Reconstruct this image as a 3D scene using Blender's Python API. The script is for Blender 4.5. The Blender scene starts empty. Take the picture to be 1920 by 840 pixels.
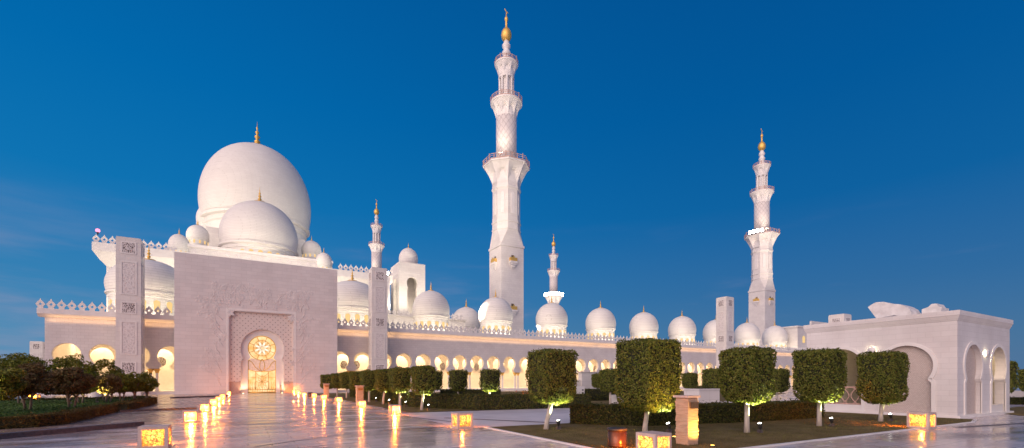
import bpy, bmesh, math, random
import numpy as np
from math import sin, cos, pi, radians as R, sqrt

sc = bpy.context.scene
COL = sc.collection

# ------------------------------------------------------------------ camera
cam_d = bpy.data.cameras.new('camera'); cam = bpy.data.objects.new('camera', cam_d); COL.objects.link(cam)
cam_d.sensor_width = 36; cam_d.lens = 870/1920*36; cam_d.shift_y = 295/1920
cam_d.clip_start = 0.1; cam_d.clip_end = 5000
cam.location = (0, 0, 1.8); cam.rotation_euler = (R(90), 0, R(-29.64))
sc.camera = cam

# ------------------------------------------------------------------ sky (dusk), sun glow, exposure
SUN_AZ = (-0.86, -0.46)          # the after-glow lies behind and left of the camera
w = bpy.data.worlds.new('World'); sc.world = w; w.use_nodes = True
nt = w.node_tree; N = nt.nodes; L = nt.links
for n in list(N): N.remove(n)
out = N.new('ShaderNodeOutputWorld')
def wn(t, **k):
    n = N.new(t)
    for a, b in k.items(): setattr(n, a, b)
    return n
sky = wn('ShaderNodeTexSky', sky_type='NISHITA', sun_disc=False)
sky.sun_elevation = R(1.0); sky.sun_rotation = math.atan2(SUN_AZ[0], SUN_AZ[1])
sky.air_density = 1.0; sky.dust_density = 0.5; sky.ozone_density = 6.0
bg1 = wn('ShaderNodeBackground'); bg1.inputs['Strength'].default_value = 0.05
L.new(sky.outputs[0], bg1.inputs['Color'])
tc = wn('ShaderNodeTexCoord')
sep = wn('ShaderNodeSeparateXYZ'); L.new(tc.outputs['Generated'], sep.inputs[0])
ramp = wn('ShaderNodeValToRGB'); L.new(sep.outputs['Z'], ramp.inputs[0])
cr = ramp.color_ramp
stops = [(0.0, (.09, .20, .36)), (0.07, (.070, .188, .35)), (0.17, (.034, .155, .338)), (0.32, (.004, .125, .335)), (0.48, (.0, .104, .315)), (0.75, (.0, .075, .26)), (1.0, (.0, .06, .21))]
while len(cr.elements) < len(stops): cr.elements.new(0.5)
for e, (p, c) in zip(cr.elements, stops): e.position = p; e.color = (*c, 1)
# west is a little brighter / greener
dl = wn('ShaderNodeVectorMath', operation='DOT_PRODUCT'); L.new(tc.outputs['Generated'], dl.inputs[0]); dl.inputs[1].default_value = (-.75, .66, -.1)
ml = wn('ShaderNodeMapRange', interpolation_type='SMOOTHSTEP'); L.new(dl.outputs['Value'], ml.inputs['Value'])
for i, v in zip(('From Min', 'From Max', 'To Min', 'To Max'), (-.5, 1.0, 0, 1)): ml.inputs[i].default_value = v
lm = wn('ShaderNodeMixRGB', blend_type='MULTIPLY'); lm.inputs[0].default_value = 1
tint = wn('ShaderNodeMixRGB'); L.new(ml.outputs[0], tint.inputs[0]); tint.inputs[1].default_value = (.86, .86, .9, 1); tint.inputs[2].default_value = (1.0, 1.34, 1.28, 1)
L.new(ramp.outputs[0], lm.inputs[1]); L.new(tint.outputs[0], lm.inputs[2])
# thin clouds low in the sky
mp = wn('ShaderNodeMapping'); mp.inputs['Scale'].default_value = (1.6, 1.6, 11); mp.inputs['Rotation'].default_value = (.12, .05, 0); L.new(tc.outputs['Generated'], mp.inputs[0])
nz = wn('ShaderNodeTexNoise'); nz.inputs['Scale'].default_value = 1.7; nz.inputs['Detail'].default_value = 6; nz.inputs['Roughness'].default_value = .55; L.new(mp.outputs[0], nz.inputs['Vector'])
cm = wn('ShaderNodeMapRange', interpolation_type='SMOOTHSTEP'); cadd = wn('ShaderNodeMath', operation='MULTIPLY_ADD'); L.new(ml.outputs[0], cadd.inputs[0]); cadd.inputs[1].default_value = .20; L.new(nz.outputs['Fac'], cadd.inputs[2]); L.new(cadd.outputs[0], cm.inputs['Value'])
for i, v in zip(('From Min', 'From Max', 'To Min', 'To Max'), (.57, .88, 0, .7)): cm.inputs[i].default_value = v
lowz = wn('ShaderNodeMapRange', interpolation_type='SMOOTHSTEP'); L.new(sep.outputs['Z'], lowz.inputs['Value'])
for i, v in zip(('From Min', 'From Max', 'To Min', 'To Max'), (.05, .34, 1, 0)): lowz.inputs[i].default_value = v
cmul = wn('ShaderNodeMath', operation='MULTIPLY'); L.new(cm.outputs[0], cmul.inputs[0]); L.new(lowz.outputs[0], cmul.inputs[1])
cl = wn('ShaderNodeMixRGB'); L.new(cmul.outputs[0], cl.inputs[0]); L.new(lm.outputs[0], cl.inputs[1]); cl.inputs[2].default_value = (.27, .29, .43, 1)
# pink after-glow in the half of the sky behind the camera
dg = wn('ShaderNodeVectorMath', operation='DOT_PRODUCT'); L.new(tc.outputs['Generated'], dg.inputs[0]); dg.inputs[1].default_value = (SUN_AZ[0]*.97, SUN_AZ[1]*.97, .2)
gm = wn('ShaderNodeMapRange', interpolation_type='SMOOTHSTEP'); L.new(dg.outputs['Value'], gm.inputs['Value'])
for i, v in zip(('From Min', 'From Max', 'To Min', 'To Max'), (.1, .95, 0, 1)): gm.inputs[i].default_value = v
gl = wn('ShaderNodeMixRGB'); L.new(gm.outputs[0], gl.inputs[0]); L.new(cl.outputs[0], gl.inputs[1]); gl.inputs[2].default_value = (1.55, 1.18, 1.10, 1)
bg2 = wn('ShaderNodeBackground'); L.new(gl.outputs[0], bg2.inputs['Color']); bg2.inputs['Strength'].default_value = 1.0
ad = wn('ShaderNodeAddShader'); L.new(bg1.outputs[0], ad.inputs[0]); L.new(bg2.outputs[0], ad.inputs[1]); L.new(ad.outputs[0], out.inputs['Surface'])

sd = bpy.data.lights.new('sun', 'SUN'); so = bpy.data.objects.new('sun', sd); COL.objects.link(so)
sd.energy = 1.2; sd.angle = R(50); sd.color = (1.0, .83, .74)
from mathutils import Vector, Matrix
so.rotation_euler = Vector((-SUN_AZ[0], -SUN_AZ[1], -.38)).to_track_quat('-Z', 'Y').to_euler()

vs = sc.view_settings
vs.view_transform = 'Standard'; vs.look = 'None'; vs.exposure = 0.0; vs.gamma = 1.0; vs.use_curve_mapping = False
sc.cycles.use_denoising = True
sc.cycles.max_bounces = 6; sc.cycles.diffuse_bounces = 3; sc.cycles.glossy_bounces = 3; sc.cycles.transmission_bounces = 4
sc.cycles.sample_clamp_indirect = 6.0; sc.cycles.caustics_reflective = False; sc.cycles.caustics_refractive = False

# ------------------------------------------------------------------ materials
def mat(name):
    m = bpy.data.materials.new(name); m.use_nodes = True
    return m, m.node_tree.nodes, m.node_tree.links, m.node_tree.nodes['Principled BSDF']

def noise_mat(name, c1, c2, scale=3, rough=(.5, .7), bump=.1, bscale=None, detail=6, metallic=0, stretch=(1, 1, 1), dist=.02, lo=.35, hi=.65):
    m, n, l, b = mat(name)
    t = n.new('ShaderNodeTexCoord'); mpn = n.new('ShaderNodeMapping'); l.new(t.outputs['Object'], mpn.inputs[0]); mpn.inputs['Scale'].default_value = stretch
    z = n.new('ShaderNodeTexNoise'); z.inputs['Scale'].default_value = scale; z.inputs['Detail'].default_value = detail; l.new(mpn.outputs[0], z.inputs['Vector'])
    r = n.new('ShaderNodeValToRGB'); r.color_ramp.elements[0].position = lo; r.color_ramp.elements[1].position = hi
    r.color_ramp.elements[0].color = (*c1, 1); r.color_ramp.elements[1].color = (*c2, 1); l.new(z.outputs['Fac'], r.inputs[0]); l.new(r.outputs[0], b.inputs['Base Color'])
    mr = n.new('ShaderNodeMapRange'); mr.inputs['To Min'].default_value = rough[0]; mr.inputs['To Max'].default_value = rough[1]; l.new(z.outputs['Fac'], mr.inputs['Value']); l.new(mr.outputs[0], b.inputs['Roughness'])
    b.inputs['Metallic'].default_value = metallic
    if bump:
        z2 = n.new('ShaderNodeTexNoise'); z2.inputs['Scale'].default_value = bscale or scale*4; z2.inputs['Detail'].default_value = 4; l.new(mpn.outputs[0], z2.inputs['Vector'])
        bp = n.new('ShaderNodeBump'); bp.inputs['Strength'].default_value = bump; bp.inputs['Distance'].default_value = dist; l.new(z2.outputs['Fac'], bp.inputs['Height']); l.new(bp.outputs[0], b.inputs['Normal'])
    return m

def block_mat(name, c1, c2, cm, bw, bh, plane='XZ', rough=.55, bump=.35, msize=.012, off=.5, var=.5):
    """marble laid in courses; joints follow the wall's own plane"""
    m, n, l, b = mat(name)
    t = n.new('ShaderNodeTexCoord'); s = n.new('ShaderNodeSeparateXYZ'); l.new(t.outputs['Object'], s.inputs[0])
    c = n.new('ShaderNodeCombineXYZ')
    if plane == 'XZ':
        l.new(s.outputs['X'], c.inputs[0])
    elif plane == 'YZ':
        l.new(s.outputs['Y'], c.inputs[0])
    else:
        a = n.new('ShaderNodeMath'); a.operation = 'ADD'; l.new(s.outputs['X'], a.inputs[0]); l.new(s.outputs['Y'], a.inputs[1]); l.new(a.outputs[0], c.inputs[0])
    l.new(s.outputs['Z'], c.inputs[1])
    br = n.new('ShaderNodeTexBrick'); l.new(c.outputs[0], br.inputs['Vector']); br.offset = off
    br.inputs['Scale'].default_value = 1; br.inputs['Brick Width'].default_value = bw; br.inputs['Row Height'].default_value = bh
    br.inputs['Mortar Size'].default_value = msize; br.inputs['Mortar Smooth'].default_value = .2
    br.inputs['Color1'].default_value = (*c1, 1); br.inputs['Color2'].default_value = (*c2, 1); br.inputs['Mortar'].default_value = (*cm, 1)
    z = n.new('ShaderNodeTexNoise'); z.inputs['Scale'].default_value = .35; z.inputs['Detail'].default_value = 7; l.new(t.outputs['Object'], z.inputs['Vector'])
    mx = n.new('ShaderNodeMixRGB'); mx.blend_type = 'MULTIPLY'; mx.inputs[0].default_value = var
    zr = n.new('ShaderNodeValToRGB'); zr.color_ramp.elements[0].position = .3; zr.color_ramp.elements[0].color = (.74, .72, .72, 1); zr.color_ramp.elements[1].position = .7; l.new(z.outputs['Fac'], zr.inputs[0])
    l.new(br.outputs['Color'], mx.inputs[1]); l.new(zr.outputs[0], mx.inputs[2]); l.new(mx.outputs[0], b.inputs['Base Color'])
    b.inputs['Roughness'].default_value = rough
    bp = n.new('ShaderNodeBump'); bp.inputs['Strength'].default_value = bump; bp.inputs['Distance'].default_value = .02; bp.invert = True; l.new(br.outputs['Fac'], bp.inputs['Height']); l.new(bp.outputs[0], b.inputs['Normal'])
    return m

def emit_mat(name, col, strength):
    m, n, l, b = mat(name)
    b.inputs['Base Color'].default_value = (.02, .02, .02, 1)
    b.inputs['Emission Color'].default_value = (*col, 1); b.inputs['Emission Strength'].default_value = strength
    return m

M = {}
W1, W2, WJ = (.74, .71, .69), (.69, .66, .65), (.55, .52, .51)
M['portal'] = block_mat('portal_marble', (.72, .67, .665), (.66, .615, .615), (.565, .52, .52), 1.35, .52, 'XZ', .5, .2, .016)
M['wall'] = block_mat('wall_marble', (.71, .67, .66), (.66, .62, .615), (.55, .51, .5), .8, .4, 'XZ', .55, .3, .014)
M['blocks'] = block_mat('marble_blocks', W1, W2, WJ, 1.1, .6, 'XY', .5, .25, .012)
M['pav'] = block_mat('pavilion_marble', (.76, .73, .73), (.72, .69, .69), (.63, .60, .60), .62, .27, 'XY', .5, .2, .008, var=.85)
M['trim'] = noise_mat('marble_trim', (.70, .67, .66), (.76, .73, .72), 1.2, (.42, .6), .05, 9)
M['dome'] = block_mat('dome_marble', (.77, .75, .72), (.735, .715, .69), (.60, .58, .55), 2.4, .42, 'XY', .6, .3, .03, var=.22)
M['dome'].node_tree.nodes['Principled BSDF'].inputs['Specular IOR Level'].default_value = .25
M['carve'] = None
M['gold'] = noise_mat('gold', (.72, .42, .09), (.83, .55, .17), 6, (.35, .5), .1, 30, metallic=.55)
M['bronze'] = noise_mat('bronze', (.28, .17, .09), (.4, .25, .13), 8, (.28, .45), .08, 40, metallic=.9)
M['rail'] = noise_mat('rail_rosewood', (.46, .29, .25), (.56, .37, .31), 5, (.4, .6), .05)
M['kerb'] = noise_mat('kerb_stone', (.06, .047, .05), (.12, .095, .10), 9, (.35, .6), .25, 60)
M['cream'] = noise_mat('cream_plaster', (.74, .68, .60), (.8, .74, .66), 2, (.55, .75), .04)
M['bark'] = noise_mat('whitewashed_bark', (.42, .36, .32), (.6, .53, .48), 9, (.7, .9), .4, 40, stretch=(1, 1, .35))
M['bark_dark'] = noise_mat('grey_bark', (.16, .12, .09), (.27, .21, .17), 9, (.7, .9), .4, 40, stretch=(1, 1, .35))
M['soil'] = noise_mat('soil', (.05, .035, .025), (.09, .065, .045), 20, (.8, 1), .5, 60)
M['brass_box'] = noise_mat('bollard_brown', (.10, .045, .03), (.16, .075, .045), 3, (.16, .3), .03, metallic=.55)
M['black'] = noise_mat('black_metal', (.02, .02, .02), (.05, .05, .05), 8, (.35, .6), .05)
M['rough_stone'] = noise_mat('split_face_stone', (.44, .31, .22), (.60, .45, .33), 3.5, (.6, .85), .6, 9, stretch=(1, 1, 7), dist=.05)
M['lantern'] = noise_mat('lantern_stone', (.50, .38, .34), (.62, .48, .43), 6, (.45, .65), .1, 60)
M['cloudmarble'] = noise_mat('veined_marble', (.60, .57, .56), (.78, .75, .74), 2.6, (.4, .6), .12, 12)
M['tan'] = noise_mat('tan_paving', (.27, .19, .155), (.38, .28, .225), .9, (.12, .38), .06, 3, detail=8)

def carve_mat(name, dark, light, scale, contrast=(.03, .12)):
    m, n, l, b = mat(name)
    t = n.new('ShaderNodeTexCoord')
    z = n.new('ShaderNodeTexNoise'); z.inputs['Scale'].default_value = scale*.55; l.new(t.outputs['Object'], z.inputs['Vector'])
    mx = n.new('ShaderNodeMixRGB'); mx.inputs[0].default_value = .16; l.new(t.outputs['Object'], mx.inputs[1]); l.new(z.outputs['Color'], mx.inputs[2])
    v = n.new('ShaderNodeTexVoronoi'); v.feature = 'DISTANCE_TO_EDGE'; v.inputs['Scale'].default_value = scale; l.new(mx.outputs[0], v.inputs['Vector'])
    r = n.new('ShaderNodeValToRGB'); r.color_ramp.elements[0].position = contrast[0]; r.color_ramp.elements[1].position = contrast[1]
    r.color_ramp.elements[0].color = (*light, 1); r.color_ramp.elements[1].color = (*dark, 1)
    l.new(v.outputs['Distance'], r.inputs[0]); l.new(r.outputs[0], b.inputs['Base Color']); b.inputs['Roughness'].default_value = .6
    bp = n.new('ShaderNodeBump'); bp.inputs['Strength'].default_value = 1; bp.inputs['Distance'].default_value = .06; bp.invert = True
    l.new(v.outputs['Distance'], bp.inputs['Height']); l.new(bp.outputs[0], b.inputs['Normal'])
    return m
M['grille'] = carve_mat('pierced_grille', (.12, .10, .10), (.66, .61, .61), 5.0, (.07, .2))
M['carve'] = carve_mat('carved_marble', (.60, .56, .56), (.72, .68, .68), 3.0, (.02, .2))
M['mosaic'] = block_mat('mosaic_stone', (.72, .63, .585), (.63, .54, .50), (.30, .24, .225), .09, .045, 'XY', .7, .6, .006, var=.35)
M['mosaic'].node_tree.nodes['Principled BSDF'].inputs['Roughness'].default_value = .65

# diamond studded marble for the recess behind the door
def diamond_mat(name, base, spot, s, rad):
    m, n, l, b = mat(name)
    t = n.new('ShaderNodeTexCoord'); se = n.new('ShaderNodeSeparateXYZ'); l.new(t.outputs['Object'], se.inputs[0])
    def mth(op, a, bb=None, cc=None):
        k = n.new('ShaderNodeMath'); k.operation = op
        for i, v in enumerate((a, bb, cc)):
            if v is None: continue
            if isinstance(v, (int, float)): k.inputs[i].default_value = v
            else: l.new(v, k.inputs[i])
        return k.outputs[0]
    a = mth('ADD', se.outputs['X'], se.outputs['Z']); c = mth('SUBTRACT', se.outputs['X'], se.outputs['Z'])
    fa = mth('ABSOLUTE', mth('SUBTRACT', mth('FRACT', mth('MULTIPLY', a, 1/s)), .5)); fc = mth('ABSOLUTE', mth('SUBTRACT', mth('FRACT', mth('MULTIPLY', c, 1/s)), .5))
    d = mth('LESS_THAN', mth('MAXIMUM', fa, fc), rad)
    ln = mth('GREATER_THAN', mth('MAXIMUM', fa, fc), .475)
    mx = n.new('ShaderNodeMixRGB'); l.new(d, mx.inputs[0]); mx.inputs[1].default_value = (*base, 1); mx.inputs[2].default_value = (*spot, 1); l.new(mx.outputs[0], b.inputs['Base Color'])
    bp = n.new('ShaderNodeBump'); bp.inputs['Strength'].default_value = .5; bp.inputs['Distance'].default_value = .03; bp.invert = True; l.new(mth('MAXIMUM', d, ln), bp.inputs['Height']); l.new(bp.outputs[0], b.inputs['Normal'])
    b.inputs['Roughness'].default_value = .55
    return m
M['studs'] = diamond_mat('studded_marble', (.68, .60, .57), (.30, .23, .22), .72, .13)
M['gridscreen'] = diamond_mat('rose_lattice', (.36, .22, .19), (.62, .47, .42), .2, .3)

def shaft_mat():
    m, n, l, b = mat('diamond_shaft_marble')
    t = n.new('ShaderNodeTexCoord'); se = n.new('ShaderNodeSeparateXYZ'); l.new(t.outputs['Object'], se.inputs[0])
    def mth(op, a, bb=None):
        k = n.new('ShaderNodeMath'); k.operation = op
        for i, v in enumerate((a, bb)):
            if v is None: continue
            if isinstance(v, (int, float)): k.inputs[i].default_value = v
            else: l.new(v, k.inputs[i])
        return k.outputs[0]
    ang = mth('MULTIPLY', mth('ARCTAN2', se.outputs['Y'], se.outputs['X']), 12/(2*pi)); z = mth('MULTIPLY', se.outputs['Z'], .5)
    fa = mth('ABSOLUTE', mth('SUBTRACT', mth('FRACT', mth('ADD', ang, z)), .5)); fc = mth('ABSOLUTE', mth('SUBTRACT', mth('FRACT', mth('SUBTRACT', ang, z)), .5))
    e = mth('GREATER_THAN', mth('MAXIMUM', fa, fc), .455)
    mx = n.new('ShaderNodeMixRGB'); l.new(e, mx.inputs[0]); mx.inputs[1].default_value = (.73, .68, .66, 1); mx.inputs[2].default_value = (.58, .53, .51, 1); l.new(mx.outputs[0], b.inputs['Base Color'])
    bp = n.new('ShaderNodeBump'); bp.inputs['Strength'].default_value = .8; bp.inputs['Distance'].default_value = .1; bp.invert = True; l.new(e, bp.inputs['Height']); l.new(bp.outputs[0], b.inputs['Normal'])
    b.inputs['Roughness'].default_value = .5
    return m
M['shaft'] = shaft_mat()

def leaf_mat(name, cs, trans=.25):
    m, n, l, b = mat(name)
    g = n.new('ShaderNodeNewGeometry')
    r = n.new('ShaderNodeValToRGB'); el = r.color_ramp.elements
    while len(el) < len(cs): el.new(.5)
    for i, (e, c) in enumerate(zip(el, cs)): e.position = i/(len(cs)-1); e.color = (*c, 1)
    l.new(g.outputs['Random Per Island'], r.inputs[0])
    l.new(r.outputs[0], b.inputs['Base Color']); b.inputs['Roughness'].default_value = .55; b.inputs['Specular IOR Level'].default_value = .2
    tr = n.new('ShaderNodeBsdfTranslucent'); l.new(r.outputs[0], tr.inputs[0])
    mx = n.new('ShaderNodeMixShader'); mx.inputs[0].default_value = trans; l.new(b.outputs[0], mx.inputs[1]); l.new(tr.outputs[0], mx.inputs[2])
    l.new(mx.outputs[0], n['Material Output'].inputs['Surface'])
    return m
M['leaf'] = leaf_mat('clipped_leaves', [(.048, .074, .012), (.102, .134, .019), (.150, .180, .029), (.186, .192, .036), (.132, .114, .026), (.240, .252, .060)])
M['leaf_b'] = leaf_mat('bushy_leaves', [(.066, .099, .011), (.143, .171, .020), (.209, .220, .033), (.242, .220, .033), (.099, .099, .022)])
M['leaf_red'] = leaf_mat('russet_leaves', [(.09, .055, .022), (.16, .10, .04), (.19, .13, .055), (.12, .11, .03)])
M['leaf_h'] = leaf_mat('hedge_leaves', [(.025, .036, .008), (.063, .077, .014), (.098, .098, .021), (.119, .091, .031)])
M['leaf_o'] = leaf_mat('ochre_hedge_leaves', [(.075, .048, .013), (.125, .077, .019), (.094, .081, .020), (.163, .100, .025)])
M['core'] = noise_mat('painted_inner_shade', (.012, .014, .006), (.028, .03, .012), 6, (.9, 1), .5, 20)  # solid core inside the foliage; shade between leaves put into its colour
M['turf'] = noise_mat('dry_turf', (.12, .092, .042), (.19, .15, .075), 1.3, (.85, 1), .8, 70, detail=10)
M['turf'].node_tree.nodes['Principled BSDF'].inputs['Specular IOR Level'].default_value = .03
M['cover'] = noise_mat('ground_cover', (.05, .09, .02), (.09, .15, .035), 3, (.8, 1), .9, 30, detail=9)
M['blade'] = leaf_mat('grass_blades', [(.11, .09, .035), (.16, .13, .05), (.20, .165, .07), (.12, .12, .04)])
M['flower'] = leaf_mat('flowers', [(.5, .09, .03), (.6, .2, .05), (.1, .1, .02), (.45, .12, .10)])

M['cover'].node_tree.nodes['Principled BSDF'].inputs['Specular IOR Level'].default_value = .03
def plaza_mat():
    m, n, l, b = mat('polished_marble_paving')
    t = n.new('ShaderNodeTexCoord')
    def mapping(sx, sy, rz=0):
        k = n.new('ShaderNodeMapping'); k.inputs['Scale'].default_value = (sx, sy, 1); k.inputs['Rotation'].default_value = (0, 0, rz); l.new(t.outputs['Object'], k.inputs[0]); return k.outputs[0]
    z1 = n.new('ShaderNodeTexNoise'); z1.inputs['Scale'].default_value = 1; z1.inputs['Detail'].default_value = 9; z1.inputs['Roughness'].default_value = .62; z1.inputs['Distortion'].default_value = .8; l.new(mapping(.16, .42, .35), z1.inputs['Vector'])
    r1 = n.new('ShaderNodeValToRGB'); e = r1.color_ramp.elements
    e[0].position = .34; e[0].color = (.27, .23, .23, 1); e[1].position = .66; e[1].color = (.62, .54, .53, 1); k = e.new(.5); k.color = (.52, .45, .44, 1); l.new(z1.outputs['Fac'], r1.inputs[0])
    br = n.new('ShaderNodeTexBrick'); br.offset = .5; l.new(mapping(1, 1), br.inputs['Vector']); br.inputs['Scale'].default_value = 1; br.inputs['Brick Width'].default_value = 1.2; br.inputs['Row Height'].default_value = .6
    br.inputs['Mortar Size'].default_value = .014; br.inputs['Color1'].default_value = (1, 1, 1, 1); br.inputs['Color2'].default_value = (.80, .80, .83, 1); br.inputs['Mortar'].default_value = (.5, .48, .48, 1)
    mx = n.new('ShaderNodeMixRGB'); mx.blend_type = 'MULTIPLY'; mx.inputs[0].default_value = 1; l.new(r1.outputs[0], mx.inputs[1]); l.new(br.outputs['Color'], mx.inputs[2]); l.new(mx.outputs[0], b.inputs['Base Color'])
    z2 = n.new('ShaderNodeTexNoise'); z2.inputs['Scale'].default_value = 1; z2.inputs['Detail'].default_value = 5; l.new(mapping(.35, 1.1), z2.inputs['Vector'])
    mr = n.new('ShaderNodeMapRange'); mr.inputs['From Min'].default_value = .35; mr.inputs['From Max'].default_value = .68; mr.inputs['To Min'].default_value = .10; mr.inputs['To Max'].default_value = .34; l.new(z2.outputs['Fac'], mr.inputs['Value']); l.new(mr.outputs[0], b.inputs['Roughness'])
    z3 = n.new('ShaderNodeTexNoise'); z3.inputs['Scale'].default_value = 1; z3.inputs['Detail'].default_value = 3; l.new(mapping(.9, 2.2), z3.inputs['Vector'])
    bp = n.new('ShaderNodeBump'); bp.inputs['Strength'].default_value = .10; bp.inputs['Distance'].default_value = .02; l.new(z3.outputs['Fac'], bp.inputs['Height']); l.new(bp.outputs[0], b.inputs['Normal'])
    b.inputs['IOR'].default_value = 1.55
    return m
M['plaza'] = plaza_mat()

def glow_lattice(name, edge, core, strength, scale, thr, clear):
    """pierced foliage screen: backing glows, brightest in the middle, part of the bulb's light passes"""
    m, n, l, b = mat(name)
    t = n.new('ShaderNodeTexCoord')
    z = n.new('ShaderNodeTexNoise'); z.inputs['Scale'].default_value = scale*.7; l.new(t.outputs['Object'], z.inputs['Vector'])
    mx = n.new('ShaderNodeMixRGB'); mx.inputs[0].default_value = .1; l.new(t.outputs['Object'], mx.inputs[1]); l.new(z.outputs['Color'], mx.inputs[2])
    v = n.new('ShaderNodeTexVoronoi'); v.feature = 'DISTANCE_TO_EDGE'; v.inputs['Scale'].default_value = scale; l.new(mx.outputs[0], v.inputs['Vector'])
    hole = n.new('ShaderNodeMapRange'); hole.inputs['From Min'].default_value = thr[0]; hole.inputs['From Max'].default_value = thr[1]; l.new(v.outputs['Distance'], hole.inputs['Value'])
    ln = n.new('ShaderNodeVectorMath'); ln.operation = 'DISTANCE'; l.new(t.outputs['Object'], ln.inputs[0]); ln.inputs[1].default_value = (0, 0, .3)
    fall = n.new('ShaderNodeMapRange'); fall.inputs['From Min'].default_value = .22; fall.inputs['From Max'].default_value = .36; fall.inputs['To Min'].default_value = 1; fall.inputs['To Max'].default_value = 0; l.new(ln.outputs['Value'], fall.inputs['Value'])
    col = n.new('ShaderNodeMixRGB'); l.new(fall.outputs[0], col.inputs[0]); col.inputs[1].default_value = (*edge, 1); col.inputs[2].default_value = (*core, 1)
    st = n.new('ShaderNodeMapRange'); st.inputs['To Min'].default_value = .35*strength; st.inputs['To Max'].default_value = strength; l.new(fall.outputs[0], st.inputs['Value'])
    ms = n.new('ShaderNodeMath'); ms.operation = 'MULTIPLY'; l.new(st.outputs[0], ms.inputs[0]); l.new(hole.outputs[0], ms.inputs[1])
    b.inputs['Base Color'].default_value = (.30, .17, .06, 1); l.new(col.outputs[0], b.inputs['Emission Color']); l.new(ms.outputs[0], b.inputs['Emission Strength'])
    tr = n.new('ShaderNodeBsdfTransparent'); mh = n.new('ShaderNodeMath'); mh.operation = 'MULTIPLY'; l.new(hole.outputs[0], mh.inputs[0]); mh.inputs[1].default_value = clear
    mxs = n.new('ShaderNodeMixShader'); l.new(mh.outputs[0], mxs.inputs[0]); l.new(b.outputs[0], mxs.inputs[1]); l.new(tr.outputs[0], mxs.inputs[2]); l.new(mxs.outputs[0], n['Material Output'].inputs['Surface'])
    return m
M['lamp_near'] = glow_lattice('lantern_screen_near', (1, .34, .02), (1, .60, .14), 2.4, 21, (.03, .2), .22)
M['lamp_far'] = glow_lattice('lantern_screen', (1, .27, .012), (1, .44, .05), 11, 16, (.0, .06), .5)
M['lamp_dim'] = glow_lattice('lantern_screen_side', (1, .33, .02), (1, .45, .05), 1.5, 21, (.03, .2), .3)
def door_mat():
    m, n, l, b = mat('backlit_door_glass')
    t = n.new('ShaderNodeTexCoord'); z = n.new('ShaderNodeTexNoise'); z.inputs['Scale'].default_value = 1.1; z.inputs['Detail'].default_value = 5; l.new(t.outputs['Object'], z.inputs['Vector'])
    r = n.new('ShaderNodeValToRGB'); e = r.color_ramp.elements; e[0].position = .3; e[0].color = (.9, .43, .09, 1); e[1].position = .7; e[1].color = (1, .82, .45, 1); l.new(z.outputs['Fac'], r.inputs[0])
    b.inputs['Base Color'].default_value = (.3, .2, .1, 1); b.inputs['Roughness'].default_value = .1
    l.new(r.outputs[0], b.inputs['Emission Color']); b.inputs['Emission Strength'].default_value = 1.05
    return m
M['door_glass'] = door_mat()
M['petal_glass'] = emit_mat('backlit_petal_glass', (1, .86, .66), 1.3)
M['frost'] = noise_mat('frosted_glass', (.5, .38, .33), (.6, .48, .42), 3, (.2, .35), .02)
M['frost'].node_tree.nodes['Principled BSDF'].inputs['Emission Color'].default_value = (1, .72, .5, 1); M['frost'].node_tree.nodes['Principled BSDF'].inputs['Emission Strength'].default_value = .28  # dim emission lightens the band, standing in for light behind the glass
M['warm_window'] = emit_mat('lit_window', (1, .66, .25), .95)
M['white_lamp'] = emit_mat('white_lamp_lens', (1, .98, .9), 30)
M['flood_lens'] = emit_mat('floodlight_lens', (1, .97, .93), 60)
M['lamp_warm'] = emit_mat('wall_lamp_lens', (1, .85, .5), 9)
M['beacon'] = emit_mat('red_beacon_lens', (1, .3, .5), 1.8)
M['orange_lamp'] = emit_mat('orange_lamp_lens', (1, .5, .08), 8)

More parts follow.
